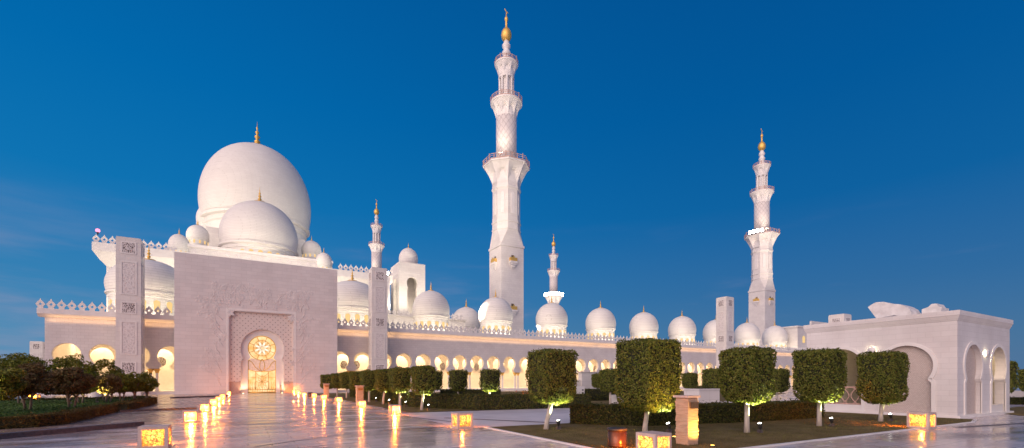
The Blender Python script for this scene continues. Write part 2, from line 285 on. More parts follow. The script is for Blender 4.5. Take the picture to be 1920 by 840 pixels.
# ------------------------------------------------------------------ mesh builder
class MB:
    def __init__(s): s.v = []; s.f = []; s.m = []; s.s = []
    def add(s, vs_, fs, m=0, smooth=False):
        o = len(s.v); s.v += [tuple(p) for p in vs_]
        for f in fs: s.f.append(tuple(i+o for i in f)); s.m.append(m); s.s.append(smooth)
        return s
    def box(s, x0, y0, z0, x1, y1, z1, m=0):
        return s.add([(x0, y0, z0), (x1, y0, z0), (x1, y1, z0), (x0, y1, z0), (x0, y0, z1), (x1, y0, z1), (x1, y1, z1), (x0, y1, z1)],
                     [(0, 3, 2, 1), (4, 5, 6, 7), (0, 1, 5, 4), (1, 2, 6, 5), (2, 3, 7, 6), (3, 0, 4, 7)], m)
    def obox(s, c, ax, h, m=0):
        """oriented box: centre, three axes, half sizes"""
        c = Vector(c); ax = [Vector(a).normalized() for a in ax]; vv = []
        for k in range(8):
            p = c.copy()
            for i in range(3): p += ax[i]*h[i]*(1 if (k >> i) & 1 else -1)
            vv.append(p)
        return s.add(vv, [(0, 2, 3, 1), (4, 5, 7, 6), (0, 1, 5, 4), (2, 6, 7, 3), (0, 4, 6, 2), (1, 3, 7, 5)], m)
    def lathe(s, prof, n=32, c=(0, 0, 0), m=0, smooth=True, ph=0, cap=True):
        vv = []; ff = []
        for r, z in prof:
            for i in range(n):
                a = ph+2*pi*i/n; vv.append((c[0]+r*cos(a), c[1]+r*sin(a), c[2]+z))
        for j in range(len(prof)-1):
            for i in range(n): ff.append((j*n+i, j*n+(i+1) % n, (j+1)*n+(i+1) % n, (j+1)*n+i))
        if cap:
            if prof[0][0] > 1e-4: ff.append(tuple(range(n-1, -1, -1)))
            if prof[-1][0] > 1e-4: ff.append(tuple((len(prof)-1)*n+i for i in range(n)))
        return s.add(vv, ff, m, smooth)
    def tube(s, pts, r, n=6, m=0, smooth=True):
        pts = [Vector(p) for p in pts]; vv = []; ff = []
        for i, p in enumerate(pts):
            t = (pts[min(i+1, len(pts)-1)]-pts[max(i-1, 0)]).normalized()
            u = t.orthogonal().normalized() if i == 0 else (u-t*u.dot(t)).normalized()
            b = t.cross(u); rr = r[i] if isinstance(r, (list, tuple)) else r
            for k in range(n): vv.append(p+u*rr*cos(2*pi*k/n)+b*rr*sin(2*pi*k/n))
        for i in range(len(pts)-1):
            for k in range(n): ff.append((i*n+k, i*n+(k+1) % n, (i+1)*n+(k+1) % n, (i+1)*n+k))
        ff.append(tuple(range(n-1, -1, -1))); ff.append(tuple((len(pts)-1)*n+k for k in range(n)))
        return s.add(vv, ff, m, smooth)
    def prism(s, outline, P, d, m=0):
        """outline (u,v) closed polygon, P(u,v,n)->xyz, extruded to n=d"""
        n = len(outline); vv = [P(u, v, 0) for u, v in outline]+[P(u, v, d) for u, v in outline]
        return s.add(vv, [tuple(range(n)), tuple(range(2*n-1, n-1, -1))]+[(i, (i+1) % n, n+(i+1) % n, n+i) for i in range(n)], m)
    def build(s, name, mats, parent=None, world=False, weld=False, local_to=None):
        off = Vector((0, 0, 0))
        if world and parent is not None:
            r = parent
            while r.parent: r = r.parent
            off = Vector(r.location)
        elif local_to is not None: off = Vector(local_to)
        me = bpy.data.meshes.new(name)
        me.from_pydata([(p[0]-off[0], p[1]-off[1], p[2]-off[2]) for p in s.v], [], s.f)
        for mm in (mats if isinstance(mats, (list, tuple)) else [mats]): me.materials.append(mm)
        me.polygons.foreach_set('material_index', s.m); me.polygons.foreach_set('use_smooth', s.s)
        bm = bmesh.new(); bm.from_mesh(me)
        if weld: bmesh.ops.remove_doubles(bm, verts=bm.verts, dist=1e-4)
        bmesh.ops.recalc_face_normals(bm, faces=bm.faces); bm.to_mesh(me); bm.free()
        me.update()
        o = bpy.data.objects.new(name, me); COL.objects.link(o)
        if parent is not None: o.parent = parent
        elif local_to is not None: o.location = local_to
        return o

def thing(name, label, cat, loc=(0, 0, 0), group=None, rz=0):
    o = bpy.data.objects.new(name, None); COL.objects.link(o); o.location = loc; o.rotation_euler = (0, 0, rz); o.empty_display_size = .2
    return tag(o, label, cat, group)
def tag(o, label=None, cat=None, group=None, kind=None):
    if label: o['label'] = label
    if cat: o['category'] = cat
    if group: o['group'] = group
    if kind: o['kind'] = kind
    return o
def copy_tree(o, parent=None):
    c = o.copy(); COL.objects.link(c); c.parent = parent
    for ch in list(o.children): copy_tree(ch, c)
    return c
def area(name, loc, target, sx, sy, power, col, parent=None, spread=180):
    d = bpy.data.lights.new(name, 'AREA'); d.shape = 'RECTANGLE'; d.size = sx; d.size_y = sy; d.energy = power; d.color = col; d.spread = R(spread)
    o = bpy.data.objects.new(name, d); COL.objects.link(o); o.location = loc
    v = Vector(target)-Vector(loc)
    # keep the long (local X) side along world X
    z = -v.normalized(); x = Vector((1, 0, 0)); x = (x-z*x.dot(z)).normalized(); y = z.cross(x)
    o.rotation_euler = Matrix((x, y, z)).transposed().to_euler()
    return o
def spot(name, loc, target, power, col, ang=50, blend=.6, size=.15, parent=None):
    d = bpy.data.lights.new(name, 'SPOT'); d.energy = power; d.color = col; d.spot_size = R(ang); d.spot_blend = blend; d.shadow_soft_size = size
    o = bpy.data.objects.new(name, d); COL.objects.link(o); o.location = loc
    o.rotation_euler = (Vector(target)-Vector(loc)).to_track_quat('-Z', 'Y').to_euler()
    if parent is not None: o.parent = parent
    return o
def point(name, loc, power, col, size=.1, parent=None):
    d = bpy.data.lights.new(name, 'POINT'); d.energy = power; d.color = col; d.shadow_soft_size = size
    o = bpy.data.objects.new(name, d); COL.objects.link(o); o.location = loc
    if parent is not None: o.parent = parent
    return o

# horseshoe arch: list of (z, half width) from z0 to the crown
def arch(Rr, zc, ztop, zneck, neck, zfoot, foot, z0, n=9):
    pts = []
    if zfoot > z0: pts.append((z0, foot))
    for i in range(5):
        t = i/4; pts.append((zfoot+(zneck-zfoot)*t, neck+(foot-neck)*(1-t)**2))
    for i in range(1, n):
        t = i/n; z = zneck+(zc-zneck)*t; pts.append((z, sqrt(max(0, Rr*Rr-(Rr*Rr-neck*neck)*((zc-z)/(zc-zneck))**2))))
    for i in range(0, n+4):
        a = pi/2*i/(n+3); pts.append((zc+(ztop-zc)*sin(a), Rr*cos(a)))
    pts[-1] = (ztop, 0.0)
    return pts

def arch_wall(mb, P, cells, z0, z1, t, m=0, mr=None):
    """wall pierced by arches. P(u,n,z)->xyz. cells: (ua, ub, uc, arch or None)"""
    mr = m if mr is None else mr
    for ua, ub, uc, a in cells:
        if a is None:
            for nn in (0, t): mb.add([P(ua, nn, z0), P(ub, nn, z0), P(ub, nn, z1), P(ua, nn, z1)], [(0, 1, 2, 3)], m)
            mb.add([P(ua, 0, z0), P(ub, 0, z0), P(ub, t, z0), P(ua, t, z0)], [(0, 1, 2, 3)], m)
        else:
            zs = [p[0] for p in a]; k = len(a)
            for nn in (0, t):
                for sgn, ue in ((-1, ua), (1, ub)):
                    vv = []
                    for z, h in a: vv += [P(ue, nn, z), P(uc+sgn*h, nn, z)]
                    ff = [(2*i, 2*i+1, 2*i+3, 2*i+2) for i in range(k-1)]
                    vv += [P(ue, nn, z1), P(uc, nn, z1)]; ff.append((2*k-2, 2*k-1, 2*k+1, 2*k))
                    mb.add(vv, ff, m)
            for sgn, ue in ((-1, ua), (1, ub)):
                vv = []
                for z, h in a: vv += [P(uc+sgn*h, 0, z), P(uc+sgn*h, t, z)]
                mb.add(vv, [(2*i, 2*i+1, 2*i+3, 2*i+2) for i in range(k-1)], mr, True)
                h = a[0][1]; mb.add([P(ue, 0, z0), P(uc+sgn*h, 0, z0), P(uc+sgn*h, t, z0), P(ue, t, z0)], [(0, 1, 2, 3)], m)
        mb.add([P(ua, 0, z1), P(ub, 0, z1), P(ub, t, z1), P(ua, t, z1)], [(0, 1, 2, 3)], m)
    for u in (cells[0][0], cells[-1][1]): mb.add([P(u, 0, z0), P(u, t, z0), P(u, t, z1), P(u, 0, z1)], [(0, 1, 2, 3)], m)

def arch_band(mb, P, uc, a, wd, n0, n1, m=0):
    """raised trim that follows an arch opening"""
    pts = []
    k = len(a)
    for sgn in (-1, 1):
        seq = a if sgn < 0 else a[::-1]
        for z, h in seq: pts.append((uc+sgn*h, z))
    # offset outwards
    inner = []; outer = []
    for i, (u, z) in enumerate(pts):
        p0 = pts[max(0, i-1)]; p1 = pts[min(len(pts)-1, i+1)]
        tu, tz = p1[0]-p0[0], p1[1]-p0[1]; ln = math.hypot(tu, tz) or 1
        inner.append((u, z)); outer.append((u-tz/ln*wd, max(z+tu/ln*wd, a[0][0])))
    vv = []
    for (u, z), (u2, z2) in zip(inner, outer): vv += [P(u, n0, z), P(u2, n0, z2), P(u2, n1, z2), P(u, n1, z)]
    ff = []
    for i in range(len(pts)-1):
        for j in range(4): ff.append((4*i+j, 4*i+(j+1) % 4, 4*i+4+(j+1) % 4, 4*i+4+j))
    ff += [(0, 1, 2, 3), (4*len(pts)-4, 4*len(pts)-1, 4*len(pts)-2, 4*len(pts)-3)]
    mb.add(vv, ff, m)

def dome_prof(r, h, n=20, rim=.95, low=.26):
    p = []
    for i in range(6):
        t = i/6; p.append((r*(rim+(1-rim)*sin(t*pi/2)), h*low*t))
    for i in range(n+1):
        a = pi/2*i/n
        rr = r*cos(a)**.94; zz = h*low+h*(1-low)*(sin(a)**1.02)
        if a > 1.15: zz += h*.018*((a-1.15)/.42)**2
        p.append((rr if i < n else 0.0, zz))
    return p
def finial_prof(h):
    f = [(.13, 0), (.11, .04), (.055, .09), (.10, .15), (.115, .2), (.05, .27), (.045, .3), (.095, .36), (.1, .4), (.04, .46), (.035, .5), (.07, .55), (.072, .58), (.025, .64), (.02, .7), (.04, .75), (.012, .8), (.006, 1)]
    return [(r*h, z*h) for r, z in f]+[(0, h)]

# ------------------------------------------------------------------ SETTING: ground
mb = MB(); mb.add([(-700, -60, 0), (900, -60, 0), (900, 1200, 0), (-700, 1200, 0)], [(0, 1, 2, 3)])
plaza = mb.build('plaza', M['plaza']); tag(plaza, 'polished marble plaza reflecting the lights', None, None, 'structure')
def sheet(name, pts, z, m, kind='structure', label=None):
    b = MB(); b.add([(x, y, z) for x, y in pts], [tuple(range(len(pts)))])
    o = b.build(name, m); tag(o, label, None, None, kind); return o
sheet('paved_terrace', [(-60, -10), (-3.0, 24.1), (-2.75, 25), (-2.75, 74), (-14, 77), (-60, 77), (-60, 18)][1:6] + [(-60, 20)] if False else [(-3.75, 24.0), (-2.75, 24.6), (-2.75, 75.5), (-40, 75.5), (-40, 20.6), (-6.7, 20.6)], .004, M['tan'], label='tan paved terrace left of the path')
lawn_pts = [(8.0, 16.2), (7.9, 7.75), (27.6, 7.75), (29.6, 8.2), (29.6, 16), (24.5, 13.4), (13.6, 14.9), (11.9, 16.0)]
M['honed'] = noise_mat('honed_marble', (.50, .46, .47), (.66, .61, .61), .8, (.3, .5), .03, 4, detail=8)
sheet('cross_path', [(7.2, 16.3), (8.05, 16.3), (11.9, 16.1), (13.6, 15), (24.5, 13.5), (40, 13.5), (40, 24.6), (12.5, 25.6), (7.2, 26)], .004, M['honed'], label='pale marble cross path between the lawn and the far hedge')
sheet('lawn', lawn_pts, .02, M['turf'], label='dry clipped lawn in front of the hedge')
sheet('lawn', [(8.0, 26.0), (13.0, 26.0), (13.0, 74), (8.0, 74)], .02, M['turf'], label='long lawn strip under the row of trees')
sheet('lawn', [(13.0, 27.6), (40, 27.0), (70, 40), (70, 70), (13.0, 74)], .016, M['turf'], label='lawn behind the second hedge')
sheet('lawn', [(34, 7.0), (80, 7.0), (80, 10.6), (38.6, 10.6)], .02, M['turf'], label='lawn beyond the pavilion')
# kerbs and dark stone bands
def strip(name, pts, wd, h, label, z=0, m='kerb', joints=0):
    b = MB(); P2 = [Vector((x, y)) for x, y in pts]
    for a, c in zip(P2[:-1], P2[1:]):
        d = (c-a); ln = d.length; d /= ln; nn = Vector((-d.y, d.x)); k = max(1, int(ln/joints)) if joints else 1
        for i in range(k):
            q0 = a+d*(ln*i/k+(.006 if joints else 0)); q1 = a+d*(ln*(i+1)/k-(.006 if joints else 0)); g = random.uniform(-.004, .004) if joints else 0
            b.add([(*(q0), z), (*(q1), z), (*(q1+nn*wd), z), (*(q0+nn*wd), z), (*(q0), z+h+g), (*(q1), z+h+g), (*(q1+nn*wd), z+h+g), (*(q0+nn*wd), z+h+g)],
                  [(0, 3, 2, 1), (4, 5, 6, 7), (0, 1, 5, 4), (1, 2, 6, 5), (2, 3, 7, 6), (3, 0, 4, 7)])
    o = b.build(name, M[m]); tag(o, label, None, None, 'structure'); return o
random.seed(3)
strip('kerb', [(-12.5, 15.2), (-6.7, 20.35), (-3.65, 23.75)], .28, .17, 'dark stone kerb at the corner of the terrace', joints=.95)
strip('kerb', [(-6.5, 35.1), (-2.9, 36.4)], .3, .1, 'dark stone kerb across the tan terrace')
strip('kerb', [(-7, 60.5), (-2.0, 65.2)], .3, .14, 'dark stone kerb in front of the portal')
strip('paving_band', [(7.0, 22.6), (7.9, 18.7)], .22, .006, 'dark stone band in the marble')
strip('paving_band', [(8.3, 21.3), (11.5, 16.3)], .25, .02, 'dark stone step beside the lawn')
strip('paving_band', [(8.0, 16.3), (7.85, 7.7)], .12, .03, 'lawn edging towards the path', m='trim')
strip('paving_band', [(7.9, 7.62), (27.6, 7.62), (29.6, 8.1)], .12, .03, 'lawn edging towards the plaza', m='trim')
strip('paving_band', [(0.2, 14.6), (3.0, 16.6), (7.2, 17.4)], .09, .004, 'thin dark line across the path')
strip('paving_band', [(24.0, 7.0), (40, 4.6)], .3, .006, 'dark band in the plaza by the pavilion')

# ------------------------------------------------------------------ merlon shape
def merlon_into(b, cx, cy, z, s=1.0, t=.16, axis='x'):
    half = [(.30, 0), (.24, .18), (.46, .55), (.27, .85), (.08, 1.06), (0, 1.3)]
    outl = half+[(-u, v) for u, v in half[-2::-1]]
    hole = []
    dc = (0, .55)
    for u, v in outl:
        a = math.atan2(v-dc[1], u); k = .17/(abs(cos(a))+abs(sin(a))*.8); hole.append((k*cos(a), dc[1]+k*sin(a)*1.05))
    n = len(outl); P = (lambda u, v, d: (cx+u*s, cy+d, z+v*s)) if axis == 'x' else (lambda u, v, d: (cx+d, cy+u*s, z+v*s))
    vv = []
    for d in (0, t):
        vv += [P(u, v, d) for u, v in outl]+[P(u, v, d) for u, v in hole]
    ff = []
    for i in range(n-1):
        j = i+1
        ff += [(i, j, n+j, n+i), (2*n+i, 2*n+j, 3*n+j, 3*n+i), (i, j, 2*n+j, 2*n+i), (n+i, n+j, 3*n+j, 3*n+i)]
    ff += [(0, n-1, 2*n-1, n), (2*n, 3*n-1, 4*n-1, 3*n), (0, n-1, 3*n-1, 2*n), (n, 2*n-1, 4*n-1, 3*n)]
    b.add(vv, ff)
mb = MB(); merlon_into(mb, 0, 0, 0); _mer = mb.build('merlon', M['trim']); merlon_mesh = _mer.data; bpy.data.objects.remove(_mer)
def merlons(root, xs, y, z, s=1.0, limit=100):
    """individual merlons for the nearest, one stuff part for the rest"""
    rest = MB()
    for i, x in enumerate(xs):
        if i < limit:
            o = bpy.data.objects.new('merlon', merlon_mesh); COL.objects.link(o); o.parent = root
            o.location = Vector((x, y, z))-Vector(root.location); o.scale = (s, 1, s)
        else: merlon_into(rest, x, y, z, s)
    if rest.v:
        o = rest.build('merlon', M['trim'], root, world=True); tag(o, None, None, None, 'stuff')

# ------------------------------------------------------------------ domes
def dome_part(root, x, y, z_base, z_rim, r, h, fin, nwin=0, wz=0, wh=1.0, ww=.5, seg=56, name='dome', drum_r=.93, fcol='gold'):
    """drum + dome + finial; drum, windows and finial are sub-parts"""
    b = MB(); b.lathe([(p, q) for p, q in dome_prof(r, h)], seg, (x, y, z_rim)); d = b.build(name, M['dome'], root, world=True)
    b = MB(); dr = r*drum_r
    prof = [(dr*.97, z_base), (dr*.97, z_rim-.16*r), (dr*1.0, z_rim-.13*r), (dr*1.0, z_rim-.05*r), (dr*1.065, z_rim-.03*r), (dr*1.065, z_rim+.02*r)]
    b.lathe(prof, seg, (x, y, 0), smooth=False); b.build('drum', M['dome'], d, world=True)
    if fin:
        b = MB(); fb = z_rim+h*1.0; b.lathe([(r*.2, -.02*r), (r*.16, .03*r), (r*.05, .05*r)], 24, (x, y, fb)); b.lathe(finial_prof(fin), 14, (x, y, fb+.03*r)); b.build('finial', M[fcol], d, world=True)
    if nwin:
        for i in range(nwin):
            a = 2*pi*(i+.5)/nwin; ux, uy = cos(a), sin(a)
            if (x*ux+y*uy) > 0.25*math.hypot(x, y): continue         # the far side is never seen
            rr = dr*.97-.02; b = MB(); prof2 = arch(ww/2, wz+wh-ww/2, wz+wh, wz+.5*wh, ww/2*.85, wz+.3*wh, ww/2*.9, wz, 4)
            pts = [(-hh, zz) for zz, hh in prof2]+[(hh, zz) for zz, hh in prof2[-2::-1]]
            b.prism(pts, lambda u, v, n: (x+ux*(rr+n)-uy*u, y+uy*(rr+n)+ux*u, v), .05)
            b.build('window', M['warm_window'], d, world=True)
    return d

# ------------------------------------------------------------------ ENTRANCE PORTAL
PX0, PX1, PY, PZ = -8.92, 12.58, 79.3, 19.83
por = thing('entrance_portal', 'tall blank white marble gateway slab with horseshoe glass door', 'portal', (1.85, PY, 0))
RX0, RX1, RZ = -2.38, 6.11, 12.12
b = MB(); b.prism([(PX0, 0), (RX0, 0), (RX0, RZ), (RX1, RZ), (RX1, 0), (PX1, 0), (PX1, PZ), (PX0, PZ)], lambda u, v, n: (u, PY+n, v), 3.2)
b.build('wall', M['portal'], por, world=True)
b = MB(); fr = .28
for (x0, z0, x1, z1) in ((RX0-fr-.12, 0, RX0-.12, RZ+.4), (RX1+.12, 0, RX1+fr+.12, RZ+.4), (RX0-.12, RZ+.12, RX1+.12, RZ+.4)):
    b.box(x0, PY-.03, z0, x1, PY+.02, z1)
b.build('frame_moulding', M['trim'], por, world=True, weld=True)
PA = lambda u, n, z: (u, PY+.38+n, z)
aout = arch(2.9, 6.72, 9.66, 5.2, 2.55, 4.75, 2.88, 0)
b = MB(); arch_wall(b, PA, [(RX0, RX1, 1.95, aout)], 0, RZ, .5, 0, 1); b.build('recess_panel', [M['studs'], M['trim']], por, world=True, weld=True)
ain = arch(1.9, 6.85, 8.78, 5.5, 1.55, 5.0, 1.88, 0)
PB = lambda u, n, z: (u, PY+.80+n, z)
b = MB(); arch_wall(b, PB, [(RX0+.3, RX1-.3, 1.87, ain)], 0, 10.4, .4); b.build('arch_surround', M['trim'], por, world=True, weld=True)
for x0, x1 in ((-2.36, -.95), (4.78, 6.09)):
    b = MB(); b.box(x0, PY+.28, .02, x1, PY+.36, 1.75); b.build('lattice_screen', M['gridscreen'], por, world=True)
# door: backlit glass with gilded bars
b = MB(); DY = PY+1.05
pts = [(-h, z) for z, h in ain]+[(h, z) for z, h in ain[-2::-1]]
b.prism([(1.87+u, v) for u, v in pts], lambda u, v, n: (u, DY+n, v), .06); door = b.build('door_glass', M['door_glass'], por, world=True)
b = MB()
bar = lambda p, r=.055: b.tube([(1.87+u, DY-.05, z) for u, z in p], r, 5)
circ = lambda cx, cz, r, n=36: [(cx+r*cos(2*pi*i/n), cz+r*sin(2*pi*i/n)) for i in range(n+1)]
bar([(-1.86, .1), (-1.86, 5.0)], .07); bar([(1.86, .1), (1.86, 5.0)], .07); bar([(-1.86, .12), (1.86, .12)], .1); bar([(-1.86, .55), (1.86, .55)], .05)
bar(circ(0, 6.85, 1.84), .055); bar(circ(0, 6.85, 1.18), .04)
for i in range(8):
    a = 2*pi*i/8+pi/8
    tip = (1.82*cos(a), 6.85+1.82*sin(a)); m0 = (1.18*cos(a), 6.85+1.18*sin(a))
    bar([m0, tip], .045)
    for s in (-1, 1):
        bar([(.14*cos(a), 6.85+.14*sin(a)), (.7*cos(a+s*.26), 6.85+.7*sin(a+s*.26)), (1.16*cos(a), 6.85+1.16*sin(a))], .03)
        bar([(.5*cos(a+s*.39), 6.85+.5*sin(a+s*.39)), (.95*cos(a+s*.3), 6.85+.95*sin(a+s*.3)), (1.18*cos(a+s*.39), 6.85+1.18*sin(a+s*.39))], .025)
for s in (-1, 1):
    bar([(0, 3.2), (s*.35, 3.9), (s*.3, 4.6), (0, 5.2)], .05); bar([(s*.15, 3.3), (s*.9, 3.9), (s*1.3, 4.6), (s*1.75, 5.0)], .05)
    bar([(0, 3.35), (s*.9, 3.3), (s*1.86, 3.6)], .05); bar([(s*.85, .55), (s*.85, 3.3)], .05)
    bar([(s*.85, 3.1), (s*.5, 2.7), (0, 2.45)], .035); bar([(s*.85, 2.35), (s*1.86, 2.45)], .03)
    for k in range(3): bar([(s*(.9+.3*k), .6), (s*(1.05+.3*k), 1.2), (s*(.95+.3*k), 1.7)], .025)
for i in range(8):
    a = 2*pi*i/8
    for s in (-1, 1): bar([(0, 1.75), (.5*cos(a+s*.3), 1.75+.5*sin(a+s*.3)), (.95*cos(a)*.85, 1.75+1.05*sin(a))], .028)
for k in range(-5, 6): bar([(k*.33, .2), (k*.33+.1, .55), (k*.33-.06, .9)], .03)
b.build('gilded_bars', M['gold'], door, world=True)
b = MB(); b.prism([(-1.8, 3.55), (0, 3.3), (1.8, 3.55), (1.8, 4.95), (1.4, 5.3), (0, 4.95), (-1.4, 5.3), (-1.8, 4.95)], lambda u, v, n: (1.87+u, DY-.03+n, v), .025); b.build('frosted_band', M['frost'], door, world=True)
b = MB()
for i in range(8):
    a = 2*pi*i/8+pi/8; pts = []
    for t in range(12):
        q = 2*pi*t/12; u = .62+.5*cos(q); v = .2*sin(q); pts.append((u*cos(a)-v*sin(a), 6.85+u*sin(a)+v*cos(a)))
    b.prism(pts, lambda u, v, n: (1.87+u, DY-.02+n, v), .015)
b.build('glass_flower', M['petal_glass'], door, world=True)
b = MB(); b.box(4.35, PY+.5, 0, 4.5, PY+.65, 1.25); b.build('door_post', M['bronze'], por, world=True)
for x in (-.62, 4.55):
    b = MB(); b.box(x-.06, PY+.1, 0, x+.06, PY+.16, .05); ul = b.build('uplight', M['lamp_warm'], por, world=True)
    spot('portal_uplight', (x, PY+.05, .15), (x, PY+.45, 3), 200, (1, .66, .36), 120, .8, .1)
# carved flower relief round the recess
random.seed(11); b = MB()
def leafr(u, z, a, ln, wd, h=.07):
    n = 8; vv = [(u+ln*.5*cos(a), PY-h, z+ln*.5*sin(a))]
    for i in range(n):
        q = 2*pi*i/n; x = ln*.5*(1+cos(q)); y = wd*sin(q)*(1-.35*cos(q)); vv.append((u+x*cos(a)-y*sin(a), PY+.01, z+x*sin(a)+y*cos(a)))
    b.add(vv, [(0, 1+i, 1+(i+1) % n) for i in range(n)], 0, True)
def rosette(u, z, r):
    n = random.choice((5, 6, 8)); a0 = random.random()*6
    for i in range(n): leafr(u, z, a0+2*pi*i/n, r, r*.3, .068)
def vine(u, z, a, ln, curl):
    pts = []; k = 14
    for i in range(k):
        pts.append((u, PY, z)); u += cos(a)*ln/k; z += sin(a)*ln/k; a += curl/k+random.uniform(-.12, .12)
        if i > 2 and random.random() < .75: leafr(u, z, a+random.choice((-1, 1))*random.uniform(.5, 1.3), random.uniform(.3, .7), random.uniform(.08, .17), .06)
    b.tube(pts, [.06*(1-i/k*.6) for i in range(k)], 5); rosette(u, z, random.uniform(.35, .75))
for s in (-1, 1):
    e = RX0-.9 if s < 0 else RX1+.9
    for i in range(13):
        z = 1.2+i*.95; vine(e+s*random.uniform(-.2, .5), z, pi/2+s*random.uniform(-.9, -.2), random.uniform(1.8, 3.6), random.uniform(-2.5, 2.5))
for i in range(26):
    vine(random.uniform(RX0-2.4, RX1+2.4), random.uniform(12.9, 14.2), random.uniform(.3, 2.8), random.uniform(1.3, 3.0), random.uniform(-2.8, 2.8))
for i in range(46): rosette(random.uniform(RX0-2.6, RX1+2.6), random.uniform(12.8, 15.9), random.uniform(.25, .6))
o = b.build('floral_relief', M['portal'], por, world=True)

# ------------------------------------------------------------------ PYLONS
def pylon(x0, y0, wdt, top, label, base=0.0):
    r = thing('marble_pylon', label, 'pylon', (x0+wdt/2, y0+wdt/2, base), 'square marble pylons beside the arcade')
    x1, y1 = x0+wdt, y0+wdt; k = wdt/2.6
    b = MB(); b.box(x0, y0, base, x1, y1, top-.15*k); b.box(x0+.06, y0+.06, top-.15*k, x1-.06, y1-.06, top); b.build('shaft', M['blocks'], r, world=True, weld=True)
    z = top-.75*k
    period = 7.85*k
    while z > base+2*k:
        for face in ('f', 'l' if x0 > 0 else 'r'):
            def P(u, v, n, face=face):
                if face == 'f': return (x0+u*wdt, y0-n, v)
                if face == 'l': return (x0-n, y0+u*wdt, v)
                return (x1+n, y0+u*wdt, v)
            b = MB(); b.prism([(.26, z-1.3*k), (.76, z-1.3*k), (.76, z), (.26, z)], P, .03); g = b.build('grille', M['grille'], r, world=True)
            b = MB()
            for q in (((.2, z-1.45*k), (.26, z+.14*k)), ((.76, z-1.45*k), (.82, z+.14*k)), ((.26, z), (.76, z+.14*k)), ((.26, z-1.45*k), (.76, z-1.3*k))):
                (ua, va), (ub, vb) = q; b.prism([(ua, va), (ub, va), (ub, vb), (ua, vb)], P, .05)
            b.build('grille_frame', M['trim'], g, world=True, weld=True)
            zt = z-2.6*k; zb = zt-4.0*k
            if zb > base+.4:
                b = MB(); b.prism([(.27, zb), (.75, zb), (.75, zt), (.27, zt)], P, .03); c = b.build('carved_panel', M['carve'], r, world=True)
                b = MB()
                for (ua, va, ub, vb) in ((.18, zb-.2*k, .25, zt+.2*k), (.77, zb-.2*k, .84, zt+.2*k), (.25, zt+.04, .77, zt+.2*k), (.25, zb-.2*k, .77, zb-.04)):
                    b.prism([(ua, va), (ub, va), (ub, vb), (ua, vb)], P, .06)
                b.build('panel_frame', M['trim'], c, world=True, weld=True)
        z -= period
    return r
pylon(-15.2, 79.2, 2.65, 21.05, 'tall carved marble pylon left of the entrance portal')
pylon(18.05, 79.2, 2.6, 21.0, 'tall carved marble pylon right of the entrance portal with a minaret above it')
pylon(80.6, 57.6, 2.3, 18.3, 'square marble pylon rising above the clipped trees before the far arcade')
pylon(121.4, 56.0, 3.4, 17.7, 'pylon whose top shows just over the pavilion roof')
pylon(-34.9, 118.0, 1.75, 9.2, 'small marble pylon at the far left end of the mosque')

# ------------------------------------------------------------------ ARCADE
WY = 83.0; SP = 3.67; AX = 24.66
arc = thing('mosque_arcade', 'long white arcade with glowing horseshoe arches and a row of domes', 'arcade', (0, WY, 0))
aa = arch(1.47, 5.40, 6.9, 4.28, .93, 3.62, 1.3, 3.62)
P = lambda u, n, z: (u, WY+n, z)
ks = [k for k in range(-13, 38)]
cells = [(AX+SP*(k-.5), AX+SP*(k+.5), AX+SP*k, aa) for k in ks]
XL = AX+SP*(-12.5)-1.9; XR = cells[-1][1]
LC = [-21.0+3.7*i for i in range(4)]
E0, E1 = LC[-1]+1.85, AX-SP*3.5
cells = [(XL, LC[0]-1.85, 0, None)]+[(c-1.85, c+1.85, c, aa) for c in LC]+[(E0, E1, 0, None)]+[c for c in cells if c[0] >= E1-.01]
b = MB(); arch_wall(b, P, cells, 3.62, 10.25, .8, 0, 1); b.build('wall', [M['wall'], M['cream']], arc, world=True, weld=True)
b = MB(); b.box(XL, WY, .35, LC[0]-1.3, WY+.8, 3.62); b.build('end_pier', M['wall'], arc, world=True)
# inner arches, back wall, ceiling, roof
IY = WY+8.2
b = MB(); arch_wall(b, lambda u, n, z: (u+SP*.5, IY+n, z), cells[1:], 3.62, 8.5, .7); b.build('inner_wall', M['cream'], arc, world=True, weld=True)
b = MB(); b.box(XL, IY+2.6, .35, XR, IY+2.9, 10.2); b.build('back_wall', M['cream'], arc, world=True)
b = MB(); b.box(XL, WY+.8, 8.5, XR, IY+2.6, 8.7); b.build('ceiling', M['cream'], arc, world=True)
b = MB(); b.box(XL, WY+.8, 10.4, XR, IY+4, 10.95); b.build('roof', M['trim'], arc, world=True)
for x0 in (XL, XR-.4):
    b = MB(); b.box(x0, WY+.8, .35, x0+.4, IY+2.6, 8.5); b.build('end_wall', M['cream'], arc, world=True)
# cornice: cavetto then fascia
b = MB(); co = [(0, 10.25), (.25, 10.32), (.5, 10.55), (.6, 10.62), (.6, 11.3), (-.8, 11.3), (-.8, 10.25)]
b.prism(co, lambda u, v, n: (XL-.6+n, WY-u, v), XR-XL+.6); b.build('cornice', M['trim'], arc, world=True)
mx_ = [XL-.3+1.02*i for i in range(int((XR-XL)/1.02))]
vis = [x for x in mx_ if not (-9.5 < x < 12.9)]
merlons(arc, vis, WY-.45, 11.3)
